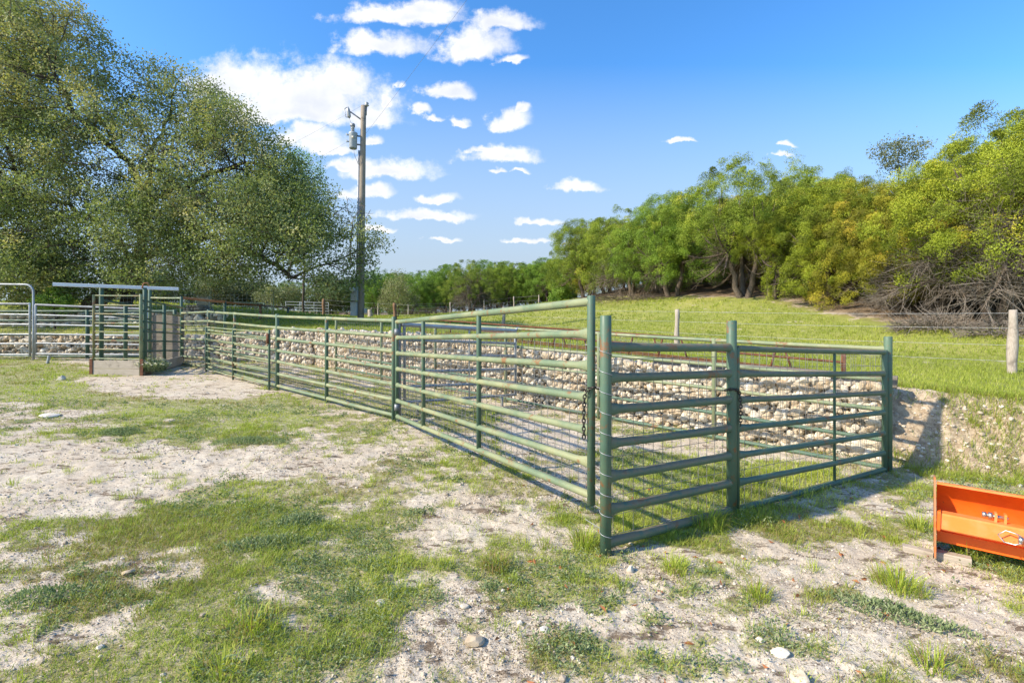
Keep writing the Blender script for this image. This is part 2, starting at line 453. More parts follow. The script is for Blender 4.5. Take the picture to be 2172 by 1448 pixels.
MAT['green_post'] = paint('weathered_green_paint', GREEN, (.11, .165, .10), .6, .85, .56)
MAT['green_faded'] = paint('sunbleached_green_paint', (.125, .175, .105), (.255, .265, .145), .95, .8, .565)
MAT['green_rusty'] = paint('rust_speckled_green_paint', (.062, .118, .080), (.11, .155, .095), .6, .7, .58, toprust=.7)
MAT['green_dark'] = paint('dark_green_paint', (.045, .095, .07), (.075, .125, .085), .5, .6, .60)
MAT['green_rust_rail'] = paint('rust_streaked_green_paint', (.12, .17, .09), (.26, .20, .09), .9, .9, .53)

def metal(name, col, rough=.45, met=.6, var=.25):
    m = M(name)
    m.color(m.mix(m.ramp(m.noise(7, 6, .65), .3, .7), col, tuple(c * (1 - var) for c in col)))
    m.set(m.ramp(m.noise(11, 4), .3, .7, rough * .8, rough * 1.3), met, .5); m.bump(m.noise(50, 3), .08, .003); return m.m
MAT['galv'] = metal('galvanized_steel', (.36, .38, .40), .5, .45)
MAT['galv_dark'] = metal('dull_galvanized_steel', (.22, .235, .26), .55, .4)
MAT['wire'] = metal('galvanized_wire', (.23, .23, .22), .55, .4)
MAT['wire_light'] = metal('bright_wire', (.42, .43, .44), .5, .4)
MAT['chain'] = metal('dark_chain_steel', (.055, .05, .04), .55, .5)
MAT['alu'] = metal('pale_painted_beam', (.55, .58, .62), .5, .1, .12)
MAT['box_grey'] = metal('grey_enclosure_paint', (.30, .34, .37), .5, .0, .15)
MAT['box_beige'] = metal('beige_enclosure_paint', (.42, .40, .33), .5, .0, .15)
MAT['bolt'] = metal('bare_steel', (.50, .50, .48), .35, .9)
MAT['porcelain'] = metal('grey_porcelain', (.34, .35, .36), .25, .0, .1)
MAT['black'] = metal('black_rubber', (.02, .02, .02), .5, .0)
MAT['rust'] = (lambda m: (m.color(m.mix(m.ramp(m.noise(9, 6, .7), .35, .65), (.085, .038, .024), (.16, .070, .038))), m.set(.85, 0, .2), m.bump(m.noise(60, 4), .3, .004), m.m)[-1])(M('rusty_steel'))
MAT['rust_orange'] = (lambda m: (m.color(m.mix(m.ramp(m.noise(7, 6, .7), .35, .65), (.22, .10, .05), (.33, .17, .08))), m.set(.8, 0, .2), m.m)[-1])(M('orange_rust_pipe'))

def wood(name, a, b, scale=1.0, stretch=(3, 3, 40)):
    m = M(name)
    gr = m.noise(3 * scale, 6, .7, stretch=stretch)
    c = m.mix(m.ramp(gr, .3, .7), a, b)
    c = m.mix(m.ramp(m.noise(4, 5, .65), .52, .72, 0, .7), c, tuple(x * .45 for x in a))
    m.color(c); m.set(.85, 0, .2); m.bump(gr, .5, .006); return m.m
MAT['pole_wood'] = wood('weathered_pole_wood', (.20, .165, .13), (.30, .26, .21), 1, (30, 30, 1.2))
MAT['plank'] = wood('grey_weathered_planks', (.29, .25, .20), (.42, .365, .295), 1, (1.5, 1.5, 30))
MAT['plank_dark'] = wood('dark_weathered_planks', (.13, .115, .095), (.21, .185, .15), 1, (1.5, 1.5, 30))
MAT['cedar'] = wood('silvery_cedar_post', (.24, .20, .165), (.40, .36, .31), 1.5, (30, 30, 2.5))
MAT['cedar_brown'] = wood('brown_cedar_post', (.15, .085, .05), (.24, .15, .09), 1.5, (30, 30, 2.5))

def bark(name, a, b):
    m = M(name); gr = m.noise(7, 6, .7, stretch=(4, 4, 1.2))
    m.color(m.mix(m.ramp(gr, .3, .7), a, b)); m.set(.9, 0, .1); m.bump(gr, .8, .03); return m.m
MAT['oak_bark'] = bark('dark_oak_bark', (.045, .036, .028), (.12, .10, .08))
MAT['juniper_bark'] = bark('shaggy_juniper_bark', (.075, .056, .042), (.17, .138, .11))
MAT['dead_twig'] = bark('bleached_dead_twigs', (.17, .14, .115), (.31, .275, .24))
MAT['dead_twig_brown'] = bark('brown_dead_twigs', (.11, .085, .065), (.22, .18, .14))

def foliage(name, stops, trans=.35, rough=.55, objcol=True, spec=.25):
    """leaf colour picked per leaf from stops, tinted by the object's own colour"""
    m = M(name)
    cr = m.n('ShaderNodeValToRGB'); el = cr.color_ramp.elements
    while len(el) < len(stops): el.new(.5)
    for e, (p, c) in zip(el, stops): e.position = p; e.color = (*c, 1)
    m.l(m.attr('tint'), cr.inputs[0]); c = cr.outputs[0]
    if objcol:
        oi = m.n('ShaderNodeObjectInfo'); c = m.mix(1.0, c, oi.outputs['Color'], 'MULTIPLY')
    m.color(c); m.set(rough, 0, spec)
    tr = m.n('ShaderNodeBsdfTranslucent'); m.l(m.mix(1.0, c, (1.25, 1.3, .7), 'MULTIPLY'), tr.inputs['Color'])
    mx = m.n('ShaderNodeMixShader'); mx.inputs[0].default_value = trans
    m.l(m.b.outputs[0], mx.inputs[1]); m.l(tr.outputs[0], mx.inputs[2]); m.l(mx.outputs[0], m.out.inputs[0])
    return m.m
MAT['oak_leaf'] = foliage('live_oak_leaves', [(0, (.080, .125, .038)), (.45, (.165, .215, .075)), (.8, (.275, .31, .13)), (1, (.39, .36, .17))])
MAT['bright_leaf'] = foliage('spring_green_leaves', [(0, (.06, .13, .02)), (.6, (.13, .25, .035)), (1, (.24, .36, .07))])
MAT['juniper_leaf'] = foliage('juniper_sprays', [(0, (.09, .11, .020)), (.4, (.19, .235, .030)), (.75, (.33, .37, .045)), (1, (.46, .38, .075))], .14)
MAT['grey_leaf'] = foliage('grey_green_leaves', [(0, (.07, .09, .04)), (.5, (.15, .175, .08)), (1, (.26, .27, .14))])
GRASS_STOPS = [(0, (.30, .20, .10)), (.2, (.30, .26, .085)), (.4, (.24, .31, .045)), (.7, (.35, .43, .055)), (1, (.52, .53, .12))]
MAT['grass'] = foliage('mixed_grass_blades', GRASS_STOPS, .35, .5, False)
MAT['weed'] = foliage('silvery_weed_leaves', [(0, (.11, .16, .07)), (.5, (.21, .27, .125)), (1, (.34, .38, .21))], .3, .6, False)
MAT['meadow'] = foliage('meadow_grass_blades', [(0, (.22, .20, .06)), (.3, (.22, .27, .04)), (.7, (.31, .365, .05)), (1, (.46, .46, .11))], .35, .5, False)
MAT['thatch'] = foliage('dry_thatch', [(0, (.045, .03, .02)), (.5, (.13, .09, .055)), (.8, (.22, .16, .10)), (1, (.30, .12, .05))], .1, .8, False)
MAT['petal'] = foliage('white_petals', [(0, (.6, .6, .5)), (1, (.8, .8, .75))], .3, .6, False)

def stone(name, cols, scale=9, objrand=True):
    m = M(name)
    cr = m.n('ShaderNodeValToRGB'); el = cr.color_ramp.elements
    while len(el) < len(cols): el.new(.5)
    for e, (p, c) in zip(el, cols): e.position = p; e.color = (*c, 1)
    m.l(m.attr('tint'), cr.inputs[0])
    c = m.mix(m.ramp(m.noise(scale, 6, .65), .45, .72, 0, .6), cr.outputs[0], (.30, .22, .14))
    c = m.mix(m.ramp(m.noise(scale * 5, 5, .7), .55, .75, 0, .5), c, (.62, .57, .49))
    m.color(c); m.set(.9, 0, .15); m.bump(m.noise(scale * 3, 4, .6), .35, .12 / scale * .25); return m.m
MAT['limestone'] = stone('cream_limestone', [(0, (.38, .29, .19)), (.3, (.50, .42, .31)), (.7, (.59, .53, .43)), (1, (.66, .62, .54))])
MAT['pebble'] = stone('pale_pebbles', [(0, (.33, .27, .20)), (.4, (.46, .40, .32)), (1, (.62, .56, .48))], 20)

def ground_mat():
    m = M('yard_soil_and_turf')
    cv, up, wd, vg = m.attr('cover'), m.attr('upper'), m.attr('wood'), m.attr('veg')
    n1, n2, n3 = m.noise(1.7, 6, .6), m.noise(16, 6, .7), m.noise(95, 4, .7)
    bare = m.mix(m.ramp(n1, .35, .65), (.49, .415, .315), (.57, .505, .40))
    bare = m.mix(m.ramp(n2, .50, .70, 0, .55), bare, (.34, .265, .19))
    bare = m.mix(m.ramp(n3, .52, .66, 0, .55), bare, (.57, .505, .42))
    bare = m.mix(m.ramp(n3, .46, .36, 0, .75), bare, (.22, .165, .115))
    bare = m.mix(m.ramp(m.noise(38, 5, .75), .58, .68, 0, .6), bare, (.24, .18, .125))
    vo = m.n('ShaderNodeTexVoronoi'); vo.inputs['Scale'].default_value = 42; m.l(m.pos(), vo.inputs['Vector'])
    peb = m.ramp(vo.outputs['Distance'], .30, .18)
    pick = m.ramp(m.noise(24, 2), .52, .60)
    pebm = m.math('MULTIPLY', peb, pick)
    bare = m.mix(m.math('MULTIPLY', pebm, .8), bare, (.63, .58, .51))
    dark = m.math('MAXIMUM', m.ramp(m.noise(3.2, 8, .76, stretch=(1, 2.2, 1)), .54, .60, 0, .85), m.ramp(m.noise(15, 7, .8, stretch=(1, 1.8, 1)), .585, .65, 0, .8))
    bare = m.mix(dark, bare, (.105, .072, .045))
    turf = m.mix(m.ramp(n2, .3, .7), (.24, .195, .11), (.25, .25, .085))
    turf = m.mix(m.ramp(n1, .3, .7, 0, .5), turf, (.20, .19, .06))
    mead = m.mix(m.ramp(m.noise(.5, 5, .6), .35, .68), (.20, .235, .04), (.29, .295, .065))
    mead = m.mix(m.ramp(m.noise(14, 5, .7), .42, .7, 0, .55), mead, (.13, .15, .035))
    turf = m.mix(m.ramp(cv, .70, .95, 0, .85), turf, m.mix(m.ramp(n2, .35, .65), (.17, .185, .05), (.235, .265, .06)))
    turf = m.mix(up, turf, mead)
    thin = m.math('MULTIPLY', m.ramp(vg, .10, .9), m.ramp(m.math('ADD', m.noise(30, 5, .7), m.math('MULTIPLY', up, .5)), .38, .58, .36, .92))
    c = m.mix(thin, bare, turf)
    bk = m.mix(m.ramp(m.noise(13, 8, .78), .38, .62), (.22, .16, .105), (.44, .355, .25))
    c = m.mix(m.math('MULTIPLY', m.attr('bank'), .9), c, bk)
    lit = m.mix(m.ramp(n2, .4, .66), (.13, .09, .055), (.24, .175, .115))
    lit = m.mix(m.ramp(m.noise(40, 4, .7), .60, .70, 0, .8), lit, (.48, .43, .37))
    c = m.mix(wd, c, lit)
    m.color(c); m.set(.95, 0, .1)
    h = m.math('ADD', m.math('MULTIPLY', n3, .35), m.math('MULTIPLY', n2, .5)); h = m.math('ADD', h, m.math('MULTIPLY', pebm, .35))
    m.bump(h, .8, .02); return m.m
MAT['ground'] = ground_mat()

# ------------------------------------------------------------------ the ground sheet
def build_ground():
    ang = np.concatenate([np.linspace(-180, -62, 60)[:-1], np.linspace(-62, 62, 560), np.linspace(62, 180, 60)[1:]])
    ang = np.radians(ang)
    rad = np.concatenate([[0.0, .5, 1.0, 1.5], np.geomspace(1.9, 30, 520), np.geomspace(30, 900, 90)[1:]])
    A, R = np.meshgrid(ang, rad)
    x, y = (R * np.sin(A)).ravel(), (R * np.cos(A)).ravel()
    z = H(x, y)
    far = smooth(150, 500, np.hypot(x, y)); z = z * (1 - far) + np.clip(z, 0, 22) * far
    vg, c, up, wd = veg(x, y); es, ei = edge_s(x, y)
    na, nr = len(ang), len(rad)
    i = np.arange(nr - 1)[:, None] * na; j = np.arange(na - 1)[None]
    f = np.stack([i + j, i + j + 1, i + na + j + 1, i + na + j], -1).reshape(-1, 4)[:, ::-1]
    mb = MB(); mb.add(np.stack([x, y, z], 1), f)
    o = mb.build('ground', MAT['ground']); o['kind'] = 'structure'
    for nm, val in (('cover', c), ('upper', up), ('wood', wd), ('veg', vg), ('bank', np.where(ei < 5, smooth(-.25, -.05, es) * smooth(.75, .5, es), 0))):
        a = o.data.attributes.new(nm, 'FLOAT', 'POINT'); a.data.foreach_set('value', val.astype(np.float32))
    o['label'] = 'pale caliche yard and meadow rising to a wooded hillside'
build_ground()

# ------------------------------------------------------------------ pipe fences
def v3(p, z): return np.array([p[0], p[1], z])
def rail(parent, A, B, zA, zB, r, mat, flareA=0.0, flareB=0.0, name='rail', n=12):
    a, b = v3(A, zA), v3(B, zB); L = np.linalg.norm(b - a)
    ts = [0.0, .02, .05, .09, .13, .17]; ts = [t for t in ts if t < L * .4]
    s = np.array(ts + [L * .35, L * .65] + [L - t for t in ts[::-1]])
    fa = 1 + flareA * smooth(.17, .01, s); fb = 1 + flareB * smooth(.17, .01, L - s)
    k = fa * fb
    sag = -0.004 * np.sin(math.pi * s / L)
    pts = a + (b - a) * (s / L)[:, None]; pts[:, 2] += sag
    return part(name, mat, parent, lambda m: m.tube(pts, r / np.sqrt(k), n, rz=r * k))
def post(parent, p, z0, z1, r, mat, name='post', cap=True, n=14):
    def f(m):
        m.tube([v3(p, z0), v3(p, z1 - .006), v3(p, z1)], [r, r, r * .93], n)
    return part(name, mat, parent, f)
def wire_grid(parent, A, B, zlo, zhi, dx, dz, r, mat, name='wire_mesh', off=(0, 0), n=4):
    """zlo, zhi: pairs (height at A, at B)"""
    A, B = np.asarray(A, float) + off, np.asarray(B, float) + off; L = np.linalg.norm(B - A)
    def f(m):
        t = np.arange(dx * .5, L, dx) / L
        xy = A + (B - A) * t[:, None]
        z0 = zlo[0] + (zlo[1] - zlo[0]) * t; z1 = zhi[0] + (zhi[1] - zhi[0]) * t
        jit = rng.normal(0, .004, (len(t), 2))
        m.cones(np.column_stack([xy + jit, z0]), np.column_stack([xy - jit, z1]), r, r, n)
        k = max(2, int(round((zhi[0] - zlo[0]) / dz)) + 1)
        for q in np.linspace(0, 1, k):
            # horizontals in short, slightly wavy lengths
            tt = np.linspace(0, 1, max(3, int(L / .4)))
            p = np.column_stack([A + (B - A) * tt[:, None] , (zlo[0] + (zlo[1] - zlo[0]) * tt) * (1 - q) + (zhi[0] + (zhi[1] - zhi[0]) * tt) * q])
            p[1:-1] += rng.normal(0, .004, p[1:-1].shape)
            m.cones(p[:-1], p[1:], r, r, n)
    return part(name, mat, parent, f)
def lerp(a, b, t): return np.asarray(a) * (1 - t) + np.asarray(b) * t
def between(A, B, t): return lerp(np.asarray(A, float), np.asarray(B, float), t)

Q, P0 = np.array([-1.91, 8.0]), np.array([.616, 3.85])
P1, P2, P3 = np.array([.71, 3.75]), np.array([2.01, 4.53]), np.array([4.55, 5.99])
R2, R3 = np.array([-3.52, 9.4]), np.array([-5.12, 10.8])
R4, R5 = np.array([-8.52, 13.9]), np.array([-9.95, 14.9])
zG = [.405, .655, .905, 1.16, 1.41, 1.66, 1.91]
zP = [.07, .32, .57, .82, 1.08, 1.32, 1.555]
z3 = [.07, .265, .50, .75, .985, 1.215, 1.47]
zQ = [.41, .66, .905, 1.17, 1.44, 1.69, 1.935]
zR3 = [.637, .893, 1.163, 1.40, 1.66, 1.90, 2.145]
zR4 = [.89, 1.13, 1.41, 1.65, 1.92, 2.17, 2.43]
zR5 = [.94, 1.16, 1.41, 1.69, 1.94, 2.20, 2.45]

# 1 the long gate swung out towards the near corner
hinge = Q + np.array([.07, -.09])
t = thing('pipe_gate', 'long faded green seven rail gate hanging clear of the ground beside the near corner post', 'gate', v3(Q, .3))
for i, z in enumerate(zG):
    rail(t, hinge, P0, z, z, .031 if i < 6 else .034, MAT['green_faded'], .35 if i < 6 else 0, .62 if 0 < i < 6 else 0)
post(t, P0, .33, 1.955, .032, MAT['green_post'], 'end_post')
post(t, hinge, .36, 1.93, .030, MAT['green_post'], 'hinge_stile')
for k in (.245, .60):
    p = between(hinge, P0, k); post(t, p, .40, 1.91, .027, MAT['green_post'], 'upright')
nrm = unit(np.array([(P0 - hinge)[1], -(P0 - hinge)[0]])); nrm = -nrm if nrm[0] < 0 else nrm
wire_grid(t, between(hinge, P0, .015), between(hinge, P0, .99), (.40, .40), (1.66, 1.66), .105, .15, .0026, MAT['wire'], off=nrm * .035)
for z in (.55, 1.75):
    part('hinge', MAT['galv_dark'], t, lambda m: (m.tube([v3(hinge, z - .05), v3(hinge, z + .05)], .040, 12), m.tube([v3(hinge, z), v3(Q, z)], .012, 8)))

# 2 near corner panel
t = thing('pipe_fence', 'short dark green fence panel with rust topped rails between the two tall front posts', 'fence', v3(P1, 0))
post(t, P1, -.12, 1.795, .043, MAT['green_post'])
post(t, P2, -.12, 1.79, .045, MAT['green_post'])
for i, z in enumerate(zP):
    rail(t, P1, P2, z + .005, z - .01, .035 if i else .038, MAT['green_rusty'], .55 if 0 < i < 6 else .12, .2)
d12 = unit(P2 - P1); n12 = np.array([-d12[1], d12[0]])
wire_grid(t, P1 + d12 * .05, P2 - d12 * .04, (.10, .10), (1.46, 1.46), .112, .153, .0026, MAT['wire'], off=n12 * .045)
def wrap(m):
    zs = np.arange(.12, 1.63, .153)
    a0 = math.atan2(n12[1], n12[0])
    for z in zs:
        th = np.linspace(a0 + .2, a0 + 4.6, 12)
        pts = np.stack([P1[0] + .047 * np.cos(th), P1[1] + .047 * np.sin(th), z + .05 - np.linspace(0, .06, 12)], 1)
        pts = np.vstack([pts[0] + np.array([-.10, .12, .03]), pts])
        m.tube(pts, .0026, 5)
    e = P1 + .047 * np.array([math.cos(a0 + 4.6), math.sin(a0 + 4.6)])
    m.tube([v3(e, .10), v3(e, 1.64)], .0026, 5)
part('wire_wrap', MAT['wire_light'], t, wrap)

# 3 gate between the middle post and the right corner
t = thing('pipe_gate', 'dark green gate with one thin upright closing the right side of the pen', 'gate', v3(P2, 0))
ga, gb = P2 + d12 * .075, P3 - unit(P3 - P2) * .085
for i, z in enumerate(zP):
    rail(t, ga, gb, z - .02, z3[i], .029, MAT['green_rusty'] if i > 3 else MAT['green_post'], .45 if 0 < i < 6 else 0, .3 if 0 < i < 6 else 0)
post(t, gb, .03, 1.50, .030, MAT['green_post'], 'hinge_stile')
post(t, ga, .03, 1.545, .026, MAT['green_post'], 'latch_stile')
post(t, between(ga, gb, .60), .07, 1.50, .014, MAT['green_dark'], 'upright')
wire_grid(t, ga, gb, (.07, .07), (1.52, 1.46), .112, .153, .0026, MAT['wire'], off=n12 * .035)

# 4 back fence along the gabion wall
BDIR = unit(W1 - W0); BN = np.array([BDIR[1], -BDIR[0]]); BN = BN if BN[1] < 0 else -BN     # BN points from the wall to the camera
t = thing('pipe_fence', 'green five rail back fence standing close in front of the stone filled wall', 'fence', v3(P3, 0))
bt = [0, 2.05, 4.0, 6.15, 8.3, 10.4, 12.6]
bz = [[.07, .40, .77, 1.13, 1.51]]
bp = [P3]
for k in bt[1:]:
    bp.append(P3 + BDIR * k)
    bz.append([z + (.062 * k) * (1 if k < 5 else 1) for z in (.07, .42, .78, 1.13, 1.49)])
for k, p in enumerate(bp):
    z0 = Hs(p[0], p[1]) - .1
    post(t, p, z0, 1.66 if k == 0 else bz[k][4] + .03, .044 if k == 0 else .034, MAT['green_post'] if k == 0 else MAT['green_faded'])
    if k:
        for i in range(5): rail(t, bp[k - 1], p, bz[k - 1][i], bz[k][i], .027, MAT['green_faded'] if i > 1 else MAT['green_post'], .2, .2)
        wire_grid(t, bp[k - 1], p, (bz[k - 1][0], bz[k][0]), (bz[k - 1][4], bz[k][4]), .10, .11, .0022, MAT['wire'], off=-BN * .03)

# 5 long fence on the left of the gate
t = thing('pipe_fence', 'faded green two panel fence joining the long gate on its left', 'fence', v3(Q, .3))
post(t, Q, .12, 2.0, .036, MAT['green_post']); post(t, R2, .30, 2.06, .034, MAT['green_post']); post(t, R3, .42, 2.20, .040, MAT['green_post'])
zR2 = [(a + b) / 2 for a, b in zip(zQ, zR3)]
for i in range(7):
    rail(t, Q, R2, zQ[i], zR2[i], .031, MAT['green_faded'], .4 if 0 < i < 6 else 0, .2)
    rail(t, R2, R3, zR2[i], zR3[i], .031, MAT['green_faded'], .3 if 0 < i < 6 else 0, .3 if 0 < i < 6 else 0)
dQ = unit(R3 - Q); nQ = np.array([-dQ[1], dQ[0]]); nQ = nQ if nQ[1] > 0 else -nQ
wire_grid(t, Q, R3, (zQ[0], zR3[0]), (zQ[5], zR3[5]), .11, .15, .0026, MAT['wire'], off=nQ * .035)

t = thing('pipe_fence', 'green seven rail fence panel behind the small leaning pass gate', 'fence', v3(R4, .7))
R34 = between(R3, R4, .56); zR34 = [lerp(a, b, .56) for a, b in zip(zR3, zR4)]
post(t, R34, .52, zR34[6], .032, MAT['green_post'])
post(t, R4, .55, 2.49, .038, MAT['green_post'])
for i in range(7):
    rail(t, R3, R34, zR3[i], zR34[i], .031, MAT['green_faded'], .3, .2); rail(t, R34, R4, zR34[i], zR4[i], .031, MAT['green_faded'], .2, .3)
wire_grid(t, R3, R4, (zR3[0], zR4[0]), (zR3[5], zR4[5]), .10, .15, .0026, MAT['wire'], off=nQ * .035)

t = thing('pipe_fence', 'narrow green end panel backed by pale close wire netting beside the loading chute', 'fence', v3(R5, .8))
post(t, R5, .7, 2.95, .040, MAT['green_dark'])
for i in range(7): rail(t, R4, R5, zR4[i], zR5[i], .030, MAT['green_faded'], .3, .2)
wire_grid(t, R4, R5, (zR4[0], zR5[0]), (zR4[5], zR5[5]), .09, .10, .0045, MAT['wire_light'], off=nQ * .05)

# 6 small pass gate
sa, sb = R3 - nQ * .13 + dQ * .10, between(R3, R4, .88) - nQ * .22
t = thing('pass_gate', 'small thin railed green gate leaning against the fence beside the gravel', 'gate', v3(sa, .5))
zs0, zs1 = np.linspace(.66, 1.80, 8), np.linspace(.86, 1.99, 8)
for a, b in zip(zs0, zs1): rail(t, sa, sb, a, b, .016, MAT['green_faded'], n=8)
for k, (lo, hi) in ((0, (.48, 1.86)), (.52, (.60, 1.93)), (1, (.66, 2.0))):
    p = between(sa, sb, k); post(t, p, lo, hi, .024, MAT['green_post'], 'upright')
part('latch', MAT['rust'], t, lambda m: m.box(v3(sa - nQ * .03, 1.66), (.05, .05, .22)))

# 7 galvanized sorting gate inside the pen
ga, gb = at(852, 700, 8.25)[:2], at(1095, 700, 9.75)[:2]
t = thing('sorting_gate', 'galvanized grey tube gate standing across the inside of the pen', 'gate', v3(ga, .3))
zl, zr = [.585, .845, 1.10, 1.36, 1.63, 1.885], [.555, .80, 1.06, 1.32, 1.56, 1.81]
for i in range(6): rail(t, ga, gb, zl[i], zr[i], .026 if i < 5 else .034, MAT['galv'], n=10)
for k in (0.02, .55, .99):
    p = between(ga, gb, k); post(t, p, lerp(zl[0], zr[0], k) - .02, lerp(zl[5], zr[5], k), .024 if k != .55 else .016, MAT['galv'], 'upright')
for k in (.12, .86):
    p = between(ga, gb, k); post(t, p, lerp(zl[0], zr[0], k) - .24, lerp(zl[0], zr[0], k), .022, MAT['galv'], 'foot')
wire_grid(t, ga, gb, (zl[0], zr[0]), (zl[5], zr[5]), .07, .08, .0022, MAT['wire'], off=(0.02, -.02))
def ringtop(m):
    th = np.linspace(0, math.pi, 9); c = v3(gb, zr[5]); d = unit(v3(gb, 0) - v3(ga, 0))
    m.tube([c + d * (.05 * (1 - math.cos(a)) - .0) + np.array([0, 0, .05 * math.sin(a)]) for a in th], .026, 10)
part('end_bow', MAT['galv'], t, ringtop)
gp = ga + np.array([-.04, -.01])
t = thing('steel_post', 'dull grey steel post carrying the inner sorting gate behind the hinge post', 'post', v3(gp, .25))
post(t, gp, .2, 1.95, .030, MAT['galv_dark'], 'shaft'); part('hinge_pin', MAT['galv_dark'], t, lambda m: m.tube([v3(gp, 1.7), v3(ga, 1.7)], .012, 8))

# 8 chains
def chain(pts, label, link=.042):
    pts = np.array(pts, float); seg = np.linalg.norm(np.diff(pts, axis=0), axis=1); cum = np.concatenate([[0], np.cumsum(seg)])
    mb = MB(); th = np.linspace(0, 2 * math.pi, 13)
    for k, s in enumerate(np.arange(0, cum[-1], link * .74)):
        c = np.array([np.interp(s, cum, pts[:, i]) for i in range(3)]); e = np.array([np.interp(min(s + .01, cum[-1]), cum, pts[:, i]) for i in range(3)])
        b0 = np.array([np.interp(max(s - .01, 0), cum, pts[:, i]) for i in range(3)])
        d = unit(e - b0); q = unit(np.cross(d, np.array([.37, .81, .45]))); w = np.cross(d, q); q = q if k % 2 else w
        loop = c + np.cos(th)[:, None] * d * link * .5 + np.sin(th)[:, None] * q * link * .28
        mb.tube(loop, .0052, 6, cap=False)
    o = mb.build('chain', MAT['chain']); return tag(o, label, 'chain')
c0 = v3(P0, 1.20); pg = np.array([-.05, .02, 0])
nG = -nrm
chain([c0 + np.array([.10, -.03, .03]), c0 + np.array([.045, -.01, .04]), c0 + np.array([.0, -.045, .045]), c0 + np.array([-.035, -.04, .03]), c0 + np.array([-.055, -.02, -.03]), c0 + np.array([-.062, -.02, -.16]),
       c0 + np.array([-.06, -.02, -.36])], 'dark rusty chain hanging from the free end of the long faded gate')
c1 = v3(P2, 1.11)
chain([c1 + np.array([-.06, -.03, .05]), c1 + np.array([-.02, -.055, .06]), c1 + np.array([.04, -.05, .05]), c1 + np.array([.062, -.02, .02]), c1 + np.array([.075, -.02, -.08]), c1 + np.array([.072, -.025, -.26])],
      'short dark chain looped round the middle post of the right side')

# ------------------------------------------------------------------ gabion walls and stone ledge
def ico(sub=2):
    bm = bmesh.new(); bmesh.ops.create_icosphere(bm, subdivisions=sub, radius=1.0)
    v = np.array([x.co[:] for x in bm.verts]); f = np.array([[q.index for q in p.verts] for p in bm.faces]); bm.free(); return v, f
def rock_variants(n, sub=2, cuts=9, lo=.55, hi=.92):
    out = []
    for _ in range(n):
        v, f = ico(sub); v = v.copy()
        for _k in range(cuts):
            d = unit(rng.normal(size=3)); h = rng.uniform(lo, hi); s = v @ d
            v -= np.maximum(s - h, 0)[:, None] * d
        out.append((v, f))
    return out
ROCKS = rock_variants(10); PEBS = rock_variants(6, 1, 5, .6, .9)
def rand_rot(n):
    q = unit(rng.normal(size=(n, 4))); w, x, y, z = q.T
    return np.stack([np.stack([1-2*(y*y+z*z), 2*(x*y-z*w), 2*(x*z+y*w)], -1), np.stack([2*(x*y+z*w), 1-2*(x*x+z*z), 2*(y*z-x*w)], -1), np.stack([2*(x*z-y*w), 2*(y*z+x*w), 1-2*(x*x+y*y)], -1)], 1)
def add_rocks(mb, P, S, variants, squash=None):
    """P centres (N,3), S radii (N,) or (N,3)"""
    n = len(P); R = rand_rot(n); S = np.asarray(S, float)
    if S.ndim == 1: S = S[:, None] * rng.uniform(.75, 1.15, (n, 3))
    k = rng.integers(0, len(variants), n); tint = rng.uniform(0, 1, n)
    for vi, (v, f) in enumerate(variants):
        ids = np.where(k == vi)[0]
        if not len(ids): continue
        w = np.einsum('nij,nmj->nmi', R[ids], v[None] * S[ids][:, None])
        if squash is not None: w = w * np.array([1, 1, squash])
        w = w + P[ids][:, None]
        m = len(v); ff = (f[None] + (np.arange(len(ids)) * m)[:, None, None]).reshape(-1, 3)
        mb.add(w.reshape(-1, 3), ff, np.repeat(tint[ids], m))
